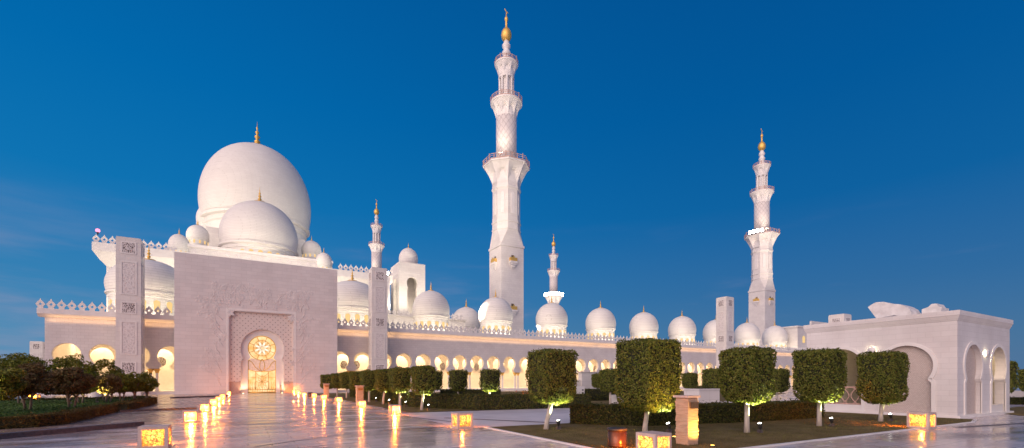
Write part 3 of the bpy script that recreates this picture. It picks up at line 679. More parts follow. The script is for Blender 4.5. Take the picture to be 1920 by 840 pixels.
# columns in pairs under every arch foot
def column_pair(x, y):
    for s in (-.36, .36):
        b = MB(); b.lathe([(.26, .35), (.26, .5), (.2, .58), (.185, .7), (.17, 2.95), (.19, 3.0)], 12, (x+s, y, 0)); c = b.build('column', M['trim'], arc, world=True)
        b = MB(); b.lathe([(.18, 2.98), (.24, 3.05), (.2, 3.12), (.3, 3.3), (.42, 3.5), (.38, 3.56), (.38, 3.62)], 12, (x+s, y, 0)); b.build('capital', M['gold'], c, world=True)
for x in [c+1.85 for c in LC[:3]]+[AX+SP*(k+.5) for k in range(-4, 37)]:
    if x > -10 and x < 11.5: continue
    column_pair(x, WY+.4)
b = MB(); b.box(XL-1, WY-1.6, 0, XR, IY+2.6, .35); b.box(XL-1, WY-2.2, 0, XR, WY-1.6, .18); b.build('plinth', M['trim'], arc, world=True)
# lit rosette windows set in the back wall
for x in (-11.9, 15.6, 17.9, 35.2, 43, 69.3, 76, 104):
    b = MB(); b.lathe([(.62, 0), (.62, .06)], 24, (0, 0, 0)); 
    b.v = [(x+p[0], IY-.03-p[2], 4.9+p[1]*1.25) for p in b.v]; b.build('rosette', M['grille'], arc, world=True)
# domes along the roof
for k in range(9):
    dome_part(arc, 32.0+4*SP*k, 89.2, 10.9, 14.7, 3.72, 5.25, 1.9, 14, 12.1, 1.45, .75)
for x in (-13.65, 17.35):
    dome_part(arc, x, 92.3, 10.9, 15.3, 5.35, 5.6, 2.5, 18, 12.4, 1.7, .85)
dome_part(arc, 47.2, 106, 10.9, 15.2, 3.6, 5.0, 2.2)
# raised block behind the first domes
b = MB(); b.box(24.6, 97.5, 10.0, 43.2, 99, 15.6); b.box(24.4, 97.2, 15.6, 43.4, 99.2, 15.9); b.build('clerestory', M['blocks'], arc, world=True)
merlons(arc, [24.8+1.02*i for i in range(18)], 97.4, 15.9, .95, 100)
# the higher end block by the pavilion
b = MB(); b.box(153.5, 84.2, 10.9, 172, 95, 19.2); b.box(160.5, 83.6, 10.9, 182, 84.2, 21.6); b.box(153.2, 83.9, 19.2, 160.5, 95, 19.7); b.build('end_block', M['blocks'], arc, world=True)
b = MB(); pr = arch(.8, 15.6, 16.6, 15.0, .65, 14.8, .7, 14.3, 4); b.prism([(157+u, v) for u, v in [(-h, z) for z, h in pr]+[(h, z) for z, h in pr[-2::-1]]], lambda u, v, n: (u, 84.15+n, v), .03); b.build('window', M['warm_window'], arc, world=True)

# gallery lamps under the ceiling
GL = (1, .72, .43)
L_ = 24.0
for i in range(8):
    x = XL+.6+L_*(i+.5)
    area('gallery_light', (x, WY+4.4, 8.35), (x, WY+4.4, 0), L_-1, 3.2, 820, (1, .66, .34))
    area('gallery_light', (x, IY+1.6, 8.3), (x, IY+1.6, 0), L_-1, 1.2, 1600, GL)
# cove light washing the cornice
for i in range(4):
    x = XL+(XR-XL)*(i+.5)/4
    area('cove_light', (x, WY-.52, 9.7), (x, WY-.1, 10.45), (XR-XL)/4-.5, .08, 210, (1, .55, .22))
# flood strips on the roof, behind the parapet
FW = (1, .86, .63)
for x0, x1, p in ((-22, 26, 1500), (26, 78, 1300), (78, 160, 2100)):
    area('roof_flood', ((x0+x1)/2, 84.3, 11.2), ((x0+x1)/2, 88.0, 14.2), x1-x0, .5, p, FW)
area('roof_flood', (2, 97.6, 11.4), (2, 104, 16), 54, .6, 6000, FW)
area('roof_flood', (33, 93.5, 11.3), (33, 97.5, 13), 19, .4, 450, FW)

# ------------------------------------------------------------------ PRAYER HALL
HX = 2.6
hall = thing('prayer_hall', 'great white prayer hall crowned by one huge dome and smaller domes', 'prayer hall', (HX, 190, 0))
HW = 24.2
b = MB(); b.box(HX-HW, 106, 0, HX+HW, 270, 24.0); b.build('wall', M['blocks'], hall, world=True)
b = MB()
hx0, hx1, hy0, hy1 = HX-HW, HX+HW, 106, 270
rows = [[(hx0-o_, hy0-o_, z), (hx1+o_, hy0-o_, z), (hx1+o_, hy1+o_, z), (hx0-o_, hy1+o_, z)] for o_, z in ((-.02, 22.0), (.05, 22.1), (.8, 23.0), (1.6, 24.3), (1.6, 25.7), (-1.5, 25.7))]
vv = [p for r_ in rows for p in r_]; ff = []
for j in range(len(rows)-1):
    for i in range(4): ff.append((4*j+i, 4*j+(i+1) % 4, 4*j+4+(i+1) % 4, 4*j+4+i))
b.add(vv, ff)
b.build('cornice', M['trim'], hall, world=True)
xs = [HX-HW-1.1+1.08*i for i in range(48)]
merlons(hall, [x for x in xs if x < -11 or x > 16.5], 104.7, 25.7, 1.15)
b = MB(); b.box(HX-HW+.5, 107, 24, HX+HW-.5, 269, 25.2); b.build('roof', M['trim'], hall, world=True)
# upper block with ornamental parapet
b = MB(); b.box(HX-16.9, 140.5, 25.2, HX+18.3, 160, 35.4); b.box(HX-13, 158, 25.2, HX+13, 224, 46); b.build('upper_block', M['blocks'], hall, world=True)
b = MB(); b.box(HX-17.1, 140.2, 35.4, HX+18.5, 160.3, 36.1); b.build('parapet', M['trim'], hall, world=True)
for i in range(15):
    x = HX-16.8+2.4*i; b = MB(); pr = arch(.62, 34.3, 35.05, 33.8, .5, 33.5, .55, 33.1, 4)
    b.prism([(x+u, v) for u, v in [(-h, z) for z, h in pr]+[(h, z) for z, h in pr[-2::-1]]], lambda u, v, n: (u, 140.40+n, v), .04); b.build('niche', M['carve'], hall, world=True)
# great dome
dm = dome_part(hall, 2.9, 191, 40, 57.6, 17.8, 28.4, 8.8, 0, seg=96, name='great_dome', drum_r=.92)
for i in range(24):
    a = 2*pi*(i+.5)/24
    if sin(a) > .3: continue
    b = MB(); ux, uy = cos(a), sin(a); rr = 17.6*.92*.97; pr = arch(1.0, 53.2, 54.4, 52.2, .85, 51.6, .95, 46.5, 4)
    b.prism([(-h, z) for z, h in pr]+[(h, z) for z, h in pr[-2::-1]], lambda u, v, n: (2.9+ux*(rr-.05+n)-uy*u, 191+uy*(rr-.05+n)+ux*u, v), .12); b.build('window', M['warm_window'], dm, world=True)
dome_part(hall, 2.9, 150, 30, 38.8, 9.9, 13.6, 4.3, 26, 34.6, 2.3, 1.15, seg=80, name='front_dome', drum_r=.95)
for x, y, zt, r in ((-11.7, 150, 43.7, 2.65), (16.5, 150, 43.7, 2.75), (-14.9, 141.5, 38.4, 2.3), (18.8, 141.5, 38.4, 2.3)):
    dome_part(hall, x, y, zt-9, zt-3.9, r, 3.9, 1.6, 12, zt-5.3, .9, .5, seg=40, name='corner_dome')
dome_part(hall, -11.2, 190, 40, 55.5, 4.2, 7, 2, seg=40, name='corner_dome')
area('hall_flood', (HX, 110, 26.0), (HX, 140, 34), 44, .8, 3200, FW)
area('hall_flood', (HX, 131, 26.0), (HX, 150, 42), 36, .8, 1900, FW)
for x, y, z, p in ((-34, 132, 27, 30000), (40, 132, 27, 30000), (2.9, 108, 27, 6000), (-40, 175, 27, 18000)):
    spot('hall_flood', (x, y, z), (2.9, 186, 60), p, FW, 50, .9, 1.0)
for x in (-16, 2.9, 22): spot('hall_flood', (x, 163, 42), (2.9, 185, 58), 7000, FW, 110, .9, 1.0)

# square tower beside the hall
tw = thing('square_tower', 'square white tower with tall arched niches and a small dome on top', 'tower', (33.4, 109, 0))
b = MB(); TX0, TX1, TY0, TY1, TZ = 30.3, 36.6, 106, 113, 29.4
tarch = arch(1.28, 24.9, 26.2, 23.7, 1.08, 23.1, 1.2, 17.6)
TP = lambda u, n, z: (u, TY0+n, z)
arch_wall(b, TP, [(TX0, TX1, (TX0+TX1)/2, tarch)], 17.6, TZ, .9)
arch_wall(b, lambda u, n, z: (TX0+n, u, z), [(TY0+.9, TY1, (TY0+TY1)/2, tarch)], 17.6, TZ, .9)
b.box(TX0, TY0, 0, TX1, TY1, 17.6); b.box(TX1-.9, TY0+.9, 17.6, TX1, TY1, TZ); b.box(TX0+.9, TY1-.9, 17.6, TX1-.9, TY1, TZ); b.box(TX0+.01, TY0+.01, TZ-.4, TX1-.01, TY1-.01, TZ+.1)
b.build('wall', M['blocks'], tw, world=True)
b = MB(); b.box(TX0+1.2, TY0-.05, 26.9, TX1-1.2, TY0+.02, 27.15); b.box(TX0-.05, TY0+1.3, 26.9, TX0+.02, TY1-1.3, 27.15); b.build('moulding', M['trim'], tw, world=True)
dome_part(tw, 33.45, 109, TZ, 30.1, 2.25, 3.6, 1.3, seg=40, name='dome', drum_r=.9)
point('tower_flood', (33.4, 109.5, 19.5), 220, FW, .3)
spot('tower_flood', (27, 99, 16.4), (32, 107, 26), 5200, FW, 80, .8, .4); spot('tower_flood', (40, 99.6, 16.2), (35, 107, 24), 3600, FW, 80, .8, .4)

# ------------------------------------------------------------------ MINARETS
def flare(b, r0, r1, z0, z1, n8, phase, seg=64, poly=False, m=0):
    """corbelled gallery: n8 arched niches cut in a flaring ring"""
    rows = 14; vv = []; ff = []
    for j in range(rows+1):
        z = z0+(z1-z0)*j/rows
        for i in range(seg):
            th = 2*pi*i/seg+phase; ph = (th-phase)/(2*pi/n8) % 1.0; d = abs(ph-.5)*2      # 0 mid face, 1 at corner
            pf = cos(pi/n8)/cos(((th-phase) % (2*pi/n8))-pi/n8) if poly else 1
            start = .68*sqrt(max(0, 1-(d/.8)**2)) if d < .8 else 0
            t = j/rows
            k = 0 if t < start else ((t-start)/(1-start))
            base = t**1.3 if d >= .8 else min(1, k**.35)*t**1.3
            rr = (r0+(r1-r0)*base)*pf
            vv.append((rr*cos(th), rr*sin(th), z))
    for j in range(rows):
        for i in range(seg): ff.append((j*seg+i, j*seg+(i+1) % seg, (j+1)*seg+(i+1) % seg, (j+1)*seg+i))
    ff.append(tuple(rows*seg+i for i in range(seg)))
    b.add(vv, ff, m, False)
def railing(b, r, z, h, n, posts):
    ring = lambda zz, t: b.lathe([(r-.07, zz), (r, zz), (r, zz+t), (r-.07, zz+t), (r-.07, zz)], n, (0, 0, 0), 0, False, pi/n, cap=False)
    ring(z+h-.14, .14); ring(z+h*.55, .08); ring(z, .22)
    for i in range(posts):
        a = 2*pi*(i+.5)/posts+pi/posts; rr = (r-.035)*(cos(pi/n)/cos(((a-pi/n) % (2*pi/n))-pi/n))
        tall = i % 3 == 0
        b.box(rr*cos(a)-.09, rr*sin(a)-.09, z, rr*cos(a)+.09, rr*sin(a)+.09, z+h*(1.25 if tall else 1))
def minaret(label, loc):
    r = thing('minaret', label, 'minaret', loc, 'four white minarets')
    p8 = pi/8; s = 3.5
    b = MB(); b.box(-s, -s, 0, s, s, 39.0); b.box(-s-.18, -s-.18, 38.4, s+.18, s+.18, 39.0)
    # square to octagon
    sq = [(-s, -s), (s, -s), (s, s), (-s, s)]; ro = 3.62/cos(p8); oc = [(ro*cos(-pi/2-p8+2*p8*i-pi/4+pi/4), ro*sin(-pi/2-p8+2*p8*i), 43.2) for i in range(8)]
    vv = [(x, y, 39.0) for x, y in sq]+oc
    b.add(vv, [(0, 1, 5, 4), (1, 6, 5), (1, 2, 7, 6), (2, 8, 7), (2, 3, 9, 8), (3, 10, 9), (3, 0, 11, 10), (0, 4, 11)])
    b.build('base', M['blocks'], r)
    b = MB(); q = lambda z, k=1.0: (3.62*k/cos(p8), z)
    b.lathe([q(43.2), q(43.3, 1.04), q(43.7, 1.04), q(43.8), q(45.2), q(45.3, 1.05), q(45.7, 1.05), q(45.8), q(46.8), q(46.9, .98), q(54.2, .98), q(54.3), q(54.6, 1.05), q(55, 1.05), q(55.2), q(55.5), q(56.4)], 8, smooth=False, ph=p8)
    b.build('octagonal_shaft', M['blocks'], r)
    for i in range(8):
        a = pi/4*i; ux, uy = cos(a), sin(a); b = MB(); pr = arch(.55, 52.4, 53.4, 51.8, .5, 51.6, .52, 47.6, 4)
        b.prism([(-h, z) for z, h in pr]+[(h, z) for z, h in pr[-2::-1]], lambda u, v, n: (ux*(3.5+n)-uy*u, uy*(3.5+n)+ux*u, v), .18); b.build('blind_window', M['trim'], r)
    b = MB(); flare(b, 3.62/cos(p8), 5.75/cos(p8), 56.2, 61.0, 8, p8, 64, True); b.lathe([(6.05/cos(p8), 61.0), (6.05/cos(p8), 61.4), (5.0, 61.45)], 8, smooth=False, ph=p8); b.build('gallery', M['trim'], r)
    b = MB(); railing(b, 6.15/cos(p8), 61.42, 1.35, 8, 24); b.build('gallery_railing', M['rail'], r)
    b = MB(); b.lathe([(2.85, 61.4), (2.85, 75.6)], 48); b.build('diamond_shaft', M['shaft'], r)
    b = MB(); flare(b, 2.85, 4.2, 74.9, 78.7, 10, 0, 80); b.lathe([(4.2, 78.7), (4.42, 78.8), (4.42, 79.2), (2.5, 79.25)], 48, smooth=False); b.build('gallery', M['trim'], r)
    b = MB(); railing(b, 4.42, 79.2, 1.2, 32, 16); b.build('gallery_railing', M['rail'], r)
    b = MB(); b.lathe([(1.5, 79.2), (1.5, 86.6)], 16, smooth=False)
    b.lathe([(2.25, 79.2), (2.25, 79.8), (1.6, 79.8)], 16, smooth=False); b.lathe([(1.6, 85.8), (2.2, 85.9), (2.2, 86.6)], 16, smooth=False); b.build('lantern_core', M['trim'], r)
    for i in range(8):
        a = pi/4*i+p8; b = MB(); b.lathe([(.36, 79.8), (.3, 80.1), (.3, 85.4), (.38, 85.9)], 10, (1.85*cos(a), 1.85*sin(a), 0)); b.build('column', M['trim'], r)
    b = MB(); flare(b, 2.2, 3.1, 86.6, 89.6, 8, 0, 64); b.lathe([(3.1, 89.6), (3.25, 89.7), (3.25, 90.0), (1.2, 90.05)], 40, smooth=False); b.build('gallery', M['trim'], r)
    b = MB(); railing(b, 3.25, 90.0, 1.1, 24, 12); b.build('gallery_railing', M['rail'], r)
    b = MB(); b.lathe([(1.3, 90), (1.2, 91.4), (.85, 92.0), (.8, 92.3), (1.15, 92.9), (1.2, 93.4), (.8, 94.0), (.75, 94.3), (1.1, 94.8), (1.15, 95.4), (.75, 96.0), (.65, 96.6)], 24); b.build('neck', M['trim'], r)
    b = MB(); b.lathe([(.55, 96.5), (1.0, 96.9), (1.38, 97.6), (1.46, 98.3), (1.3, 99.1), (.9, 99.8), (.4, 100.2), (.3, 100.6), (.28, 102.2), (.45, 102.4), (.52, 102.8), (.35, 103.2), (.14, 103.6), (.1, 104.6)], 28)
    for i in range(20):
        pass
    b.tube([(.5*cos(2.2+4.9*i/18), 0, 105.05+.5*sin(2.2+4.9*i/18-1.05)) for i in range(19)], [.03+.1*sin(pi*i/18) for i in range(19)], 6); b.build('finial', M['gold'], r)
    # little gilded balconies on two heights of the square base
    for z in (34.4, 21.2):
        for fx, fy in ((0, -1), (-1, 0)):
            tx, ty = -fy, fx
            PP = lambda u, n, zz: (fx*(s+n)+tx*u, fy*(s+n)+ty*u, zz)
            b = MB(); 
            for (u0, u1, n0, n1, z0, z1) in ((-1.05, 1.05, .75, .83, z, z+.95), (-1.05, -.97, 0, .75, z, z+.95), (.97, 1.05, 0, .75, z, z+.95), (-.2, .2, .75, .86, z+.95, z+1.3)):
                b.add([PP(u, n, zz) for zz in (z0, z1) for n in (n0, n1) for u in (u0, u1)], [(0, 1, 3, 2), (4, 6, 7, 5), (0, 4, 5, 1), (2, 3, 7, 6), (0, 2, 6, 4), (1, 5, 7, 3)])
            bal = b.build('balcony', M['gold'], r)
            b = MB(); 
            for j in range(4):
                t = j/4; b.add([PP(u, n, zz) for zz in (z-.5*(j+1)+.0, z-.5*j) for n in (-.02, .85*(1-t)) for u in (-1.1*(1-t*.85), 1.1*(1-t*.85))], [(0, 1, 3, 2), (4, 6, 7, 5), (0, 4, 5, 1), (2, 3, 7, 6), (0, 2, 6, 4), (1, 5, 7, 3)])
            b.build('bracket', M['trim'], bal)
            b = MB(); b.add([PP(u, .012, zz) for zz in (z, z+1.75) for u in (-.42, .42)], [(0, 1, 3, 2)]); b.build('balcony_door', M['bronze'], bal)
    return r
m1 = minaret('tallest looking white minaret in the middle, nearest of the four', (62.6, 113.2, 0))
for loc, lab in (((183.6, 115.0, 0), 'white minaret on the right, above the far end of the arcade'), ((63.7, 268, 0), 'slim minaret rising from behind the right carved pylon'), ((186.7, 269, 0), 'farthest minaret, its gallery hidden by a blazing floodlight')):
    c = copy_tree(m1); c.location = loc; c['label'] = lab
SW = (1, .84, .64)
for (x, y) in ((62.4, 113.2), (183.6, 115.0), (63.7, 268), (186.7, 269)):
    spot('minaret_flood', (x-22, y-26, 14), (x, y, 52), 52000, SW, 60, .9, .8)
    spot('minaret_flood', (x-4, y-24, 13), (x, y, 84), 95000, SW, 42, .9, .8)
    spot('minaret_flood', (x-4.6, y-5.2, 61.9), (x, y, 78), 2400, SW, 80, .9, .3)
# floodlight banks on the galleries
def flood_bank(loc, heads, label, r, a0, a1, size):
    t = thing('floodlight_bank', label, 'floodlight', loc, 'floodlight banks on minarets')
    for i in range(heads):
        a = a0+(a1-a0)*i/max(1, heads-1); x, y = r*cos(a), r*sin(a)
        b = MB(); ax = ((cos(a), sin(a), 0), (-sin(a), cos(a), 0), (0, 0, 1)); b.obox((x, y, .75), ax, (.3, size*.55, size*.5)); b.box(x-.07, y-.07, -.05, x+.07, y+.07, .5); h = b.build('lamp_housing', M['black'], t)
        b = MB(); b.tube([(x+.3*cos(a), y+.3*sin(a), .75), (x+.34*cos(a), y+.34*sin(a), .75)], size*.42, 18); b.build('lens', M['flood_lens'], h)
    return t
flood_bank((186.7, 269, 61.4), 9, 'blazing bank of white floodlights round the farthest minaret gallery', 6.6, R(175), R(305), 2.6)
flood_bank((183.6, 115, 61.4), 4, 'bright floodlights on the left of the right-hand minaret gallery', 6.3, R(172), R(212), 1.5)
flood_bank((26.4, 101, 24.5), 1, 'single small floodlight beside the right carved pylon', .05, R(240), R(241), .9)
b = MB(); b.box(26.0, 100.7, 16, 26.8, 101.4, 24.45); tag(b.build('lamp_mast', M['trim']), 'white mast holding a floodlight behind the right carved pylon', 'mast')
t = thing('red_beacon', 'small pink red warning lamp at the left end of the hall roof', 'beacon', (HX-HW-.9, 104.8, 27.1))
b = MB(); b.lathe([(.12, 0), (.12, .3), (.2, .32), (.2, .4)], 12); b.build('stand', M['black'], t); b = MB(); b.lathe([(.2, .4), (.34, .6), (.3, .9), (0, 1.05)], 14); b.build('lens', M['beacon'], t)

# ------------------------------------------------------------------ PAVILION (right)
VX, VY = 30.16, 8.95; VX1, VY1, VH = 37.7, 16.0, 4.8
pav = thing('white_pavilion', 'low white marble pavilion with horseshoe arches and flat cornice roof', 'pavilion', (VX, VY, 0))
va = arch(1.14, 2.62, 3.68, 1.95, .92, 1.72, 1.06, .12)
T = .42
PF = lambda u, n, z: (u, VY+n, z)          # front face, looks to -Y
PL = lambda u, n, z: (VX+n, u, z)          # left face, looks to -X
b = MB(); arch_wall(b, PF, [(VX, 33.75, 32.2, va), (33.75, VX1, 35.85, va)], .12, VH, T)
arch_wall(b, PL, [(VY+T, 12.5, 11.0, va), (12.5, VY1, 14.1, va)], .12, VH, T)
b.box(VX1-T, VY+T, .12, VX1, VY1, VH); b.box(VX+T, VY1-T, .12, VX1-T, VY1, VH)
b.build('wall', M['pav'], pav, world=True)
b = MB(); b.box(VX-.14, VY-.14, 0, VX1+.14, VY1+.14, .12); b.build('step', M['trim'], pav, world=True)
b = MB(); cp = [(0, 4.76), (.02, 4.8), (.10, 5.02), (.12, 5.05), (.12, 5.28)]
rows = []
for o_, z in cp: rows.append([(VX-o_, VY-o_, z), (VX1+o_, VY-o_, z), (VX1+o_, VY1+o_, z), (VX-o_, VY1+o_, z)])
rows.append([(VX+.1, VY+.1, 5.28), (VX1-.1, VY+.1, 5.28), (VX1-.1, VY1-.1, 5.28), (VX+.1, VY1-.1, 5.28)]); rows.append([(x, y, 4.9) for x, y, z in rows[-1]])
vv = [p for r_ in rows for p in r_]; ff = []
for j in range(len(rows)-1):
    for i in range(4): ff.append((4*j+i, 4*j+(i+1) % 4, 4*j+4+(i+1) % 4, 4*j+4+i))
ff.append(tuple(4*(len(rows)-1)+i for i in range(4))); b.add(vv, ff); b.build('cornice', M['pav'], pav, world=True)
for P_, uc in ((PF, 32.2), (PF, 35.85), (PL, 11.0), (PL, 14.1)):
    b = MB(); arch_band(b, P_, uc, va, .17, -.045, .02); b.build('arch_moulding', M['trim'], pav, world=True)
for P_, uc in ((PF, 32.2), (PL, 11.0)):
    b = MB(); b.prism([(uc+u, v) for u, v in [(-h, z) for z, h in va]+[(h, z) for z, h in va[-2::-1]]], lambda u, v, n: P_(u, .2+n, v), .1); b.build('mosaic_panel', M['mosaic'], pav, world=True)
b = MB(); b.box(VX+T, VY+T, .13, VX1-T, VY1-T, .16); b.build('floor', M['trim'], pav, world=True)
b = MB(); b.box(VX+T, 12.42, .16, VX1-T, 12.6, VH); b.box(34.0, VY+T, .16, 34.12, 12.42, VH); b.build('partition', M['cream'], pav, world=True)
b = MB(); b.box(34.12, VY+1.6, 2.0, VX1-T, VY+1.9, 2.22); b.build('ledge', M['trim'], pav, world=True)
b = MB(); b.box(34.9, VY+.05, .12, 36.8, VY+.55, .52); b.build('bench', M['trim'], pav, world=True)
b = MB()
for i in range(5):
    z0 = .55+i*.24; b.tube([(35.0+.22*i % .3, VY+.3, z0), (35.0+.15*sin(i*2), VY+.28, z0+.28)], .05, 6)
b.box(34.92, VY+.3, .52, 34.99, VY+.36, 1.72); b.box(35.42, VY+.3, .52, 35.49, VY+.36, 1.72); b.box(34.92, VY+.3, 1.66, 35.49, VY+.36, 1.74)
for i in range(7):
    z0 = .55+i*.16; b.tube([(34.95, VY+.33, z0), (35.2+.1*sin(i), VY+.31, z0+.2), (35.46, VY+.33, z0+.06)], .035, 6)
b.build('gilded_screen', M['gold'], pav, world=True, weld=True)
# trellis gate in the left opening
b = MB()
for i in range(9):
    y0 = 13.05+.26*i; pts = [(VX+.2, y0+.34*sin(j/7*pi*1.0)*(1 if i % 2 else -1), .5+.95*j/7) for j in range(8)]; b.tube(pts, .03, 5)
b.tube([(VX+.2, 13.0, 1.46), (VX+.2, 15.2, 1.46)], .04, 6); b.tube([(VX+.2, 13.0, .5), (VX+.2, 15.2, .5)], .04, 6)
b.build('trellis_gate', M['rail'], pav, world=True)
b = MB(); b.box(VX+.02, 12.98, .12, VX+.4, 15.2, .46); b.build('sill', M['trim'], pav, world=True)
for P_, uc, z in ((PF, 33.87, 3.28), (PL, 12.5, 3.5)):
    b = MB(); b.lathe([(.0, 0), (.19, 0), (.19, .05), (0, .05)], 20); vv = b.v; b.v = [P_(uc+x, -.13+zz, z+y) for x, y, zz in vv]; sh = b.build('wall_lamp', M['trim'], pav, world=True)
    b = MB(); b.lathe([(.0, 0), (.14, 0), (.14, .03), (0, .03)], 20); vv = b.v; b.v = [P_(uc+x, -.07+zz, z+y) for x, y, zz in vv]; b.build('lens', M['lamp_warm'], sh, world=True)
    q = P_(uc, -.06, z); o = point('wall_lamp_light', q, 60, (1, .86, .55), .05)
point('pavilion_light', (36.0, 10.4, 4.0), 70, (1, .74, .36), .15); point('pavilion_light', (32.2, 14.2, 4.0), 40, (1, .74, .36), .15)
# roof sculptures
def roof_sculpt(label, outline, x, depth, base):
    t = thing('roof_sculpture', label, 'sculpture', (x, outline[0][0], base)); b = MB()
    b.prism(outline, lambda u, v, n: (x+n, u, v), depth); b.build('shell', M['cloudmarble'], t, world=True); return t, b
s1 = [(1627, 575.7), (1635.3, 570.3), (1642.9, 566.6), (1656.8, 565.9), (1664.3, 567.7), (1672.8, 569.8), (1685.7, 570.3), (1694.3, 573), (1702.9, 577.8), (1708.2, 584.3), (1710.3, 592), (1682, 592), (1676, 590.5), (1668, 592.5), (1643, 597)]
def unproj(px, py, X):
    u = (px-960)/870; S, Cc = sin(R(29.64)), cos(R(29.64)); t = X/(S+u*Cc); return ((Cc-u*S)*t, 1.8+(715-py)/870*t)
roof_sculpt('curved leaf shaped white marble sculpture on the pavilion roof', [unproj(px, py, 32.5) for px, py in s1], 32.5, 1.3, 4.9)
s2 = [(1728.2, 588), (1728.2, 580), (1739.8, 576), (1746.4, 570), (1755.7, 569), (1760, 575), (1766, 576), (1764.5, 584.5)]
roof_sculpt('small stepped marble turret on the pavilion roof near the corner', [unproj(px, py, 33.3) for px, py in s2], 33.3, 1.0, 4.9)

# ------------------------------------------------------------------ LANTERNS
def make_lantern(near):
    r = thing('cube_lantern', 'x', 'lantern', (0, 0, 0), 'glowing cube lanterns along the path')
    h = .5; s = .27; b = MB()
    t = .05
    b.box(-s, -s, 0, s, s, .07); b.box(-s, -s, h-.07, s, s, h)
    for x in (-s, s-t*1.4):
        for y in (-s, s-t*1.4): b.box(x, y, .07, x+t*1.4, y+t*1.4, h-.07)
    b.build('frame', M['lantern'], r)
    for i in range(4):
        a = pi/2*i; ux, uy = cos(a), sin(a); b = MB(); k = s-.055; wd = s-t*1.4
        b.prism([(-wd, .07), (wd, .07), (wd, h-.07), (-wd, h-.07)], lambda u, v, n: (ux*(k-n)-uy*u, uy*(k-n)+ux*u, v), .01)
        b.build('pierced_screen', M[near[i]], r)
    point('lantern_bulb', (0, 0, .28), 2900, (1, .235, .02), .06, r)
    return r
lan_near = make_lantern(['lamp_dim', 'lamp_far', 'lamp_near', 'lamp_near'])
lan_far = make_lantern(['lamp_near', 'lamp_far', 'lamp_near', 'lamp_far'])
order = ['nearest', 'second', 'third', 'fourth', 'fifth', 'sixth', 'seventh', 'eighth', 'ninth']
first = {}
def put_lantern(src, x, y, s, rz, label):
    o = src if id(src) not in first else copy_tree(src)
    first[id(src)] = 1
    o.location = (x, y, 0); o.scale = (s, s, s); o.rotation_euler = (0, 0, rz); o['label'] = label
put_lantern(lan_near, -2.19, 15.75, 1.2, 0, 'nearest glowing lantern in the left row, pattern of its screen clearly seen')
for i, (y, s) in enumerate(((24.85, 1.05), (32.7, 1), (40.8, 1), (47.6, 1), (54.0, 1), (72.5, .9))):
    put_lantern(lan_far, -2.19, y, s, 0, f'{order[i+1]} glowing cube lantern from the front in the left row along the path')
put_lantern(lan_near, 7.2, 16.55, 1.18, 0, 'glowing lantern on the right path edge beside the lawn tip, mirrored in the marble')
for i, (x, y, s) in enumerate(((7.0, 25.3, 1.02), (6.7, 32.5, 1), (6.6, 40.9, 1), (6.45, 48.5, 1), (6.3, 55.1, .95), (5.8, 60, .9), (5.95, 69, .9), (6.05, 77.6, .9))):
    put_lantern(lan_far, x, y, s, 0, f'{order[i+1]} glowing cube lantern from the front in the right row along the path')
put_lantern(lan_near, 8.62, 8.15, 1.1, R(4), 'pierced stone lantern seen corner on at the bottom edge, beside the brown bin')
put_lantern(lan_near, 22.45, 7.7, 1.25, R(0), 'brightly glowing lantern at the lawn corner before the white pavilion')
put_lantern(lan_far, -17.0, 58.5, 1.3, 0, 'distant orange lantern glowing between the trees on the left')

# ------------------------------------------------------------------ PLANTS
rng = np.random.default_rng(5)
def leaf_mesh(name, pts, nrm, size, mats, extra=None, asp=.5):
    """many small leaf faces at pts; extra = MB with the dark inner core, leaf shade put into its colour"""
    n = len(pts); nrm = nrm+rng.normal(0, .55, (n, 3)); nrm /= np.linalg.norm(nrm, axis=1)[:, None]+1e-9
    t = np.cross(nrm, rng.normal(0, 1, (n, 3))); t /= np.linalg.norm(t, axis=1)[:, None]+1e-9; bt = np.cross(nrm, t)
    s = (size*rng.uniform(.65, 1.35, n))[:, None]
    q = np.stack([pts-t*s, pts+bt*s*asp, pts+t*s, pts-bt*s*asp], 1).reshape(-1, 3)
    ev = np.array(extra.v, dtype=float).reshape(-1, 3) if extra else np.zeros((0, 3)); ef = extra.f if extra else []
    me = bpy.data.meshes.new(name); V = np.concatenate([q, ev]); me.vertices.add(len(V)); me.vertices.foreach_set('co', V.ravel().astype(np.float32))
    sizes = [4]*n+[len(f) for f in ef]; idx = list(range(4*n))+[i+4*n for f in ef for i in f]
    me.loops.add(len(idx)); me.loops.foreach_set('vertex_index', idx); me.polygons.add(len(sizes))
    st = np.concatenate([[0], np.cumsum(sizes)[:-1]]); me.polygons.foreach_set('loop_start', st.astype(np.int32)); me.polygons.foreach_set('loop_total', np.array(sizes, dtype=np.int32))
    me.materials.append(mats[0]); me.materials.append(mats[1])
    me.polygons.foreach_set('material_index', np.array([0]*n+[1]*len(ef), dtype=np.int32)); me.update(calc_edges=True); me.validate()
    return me
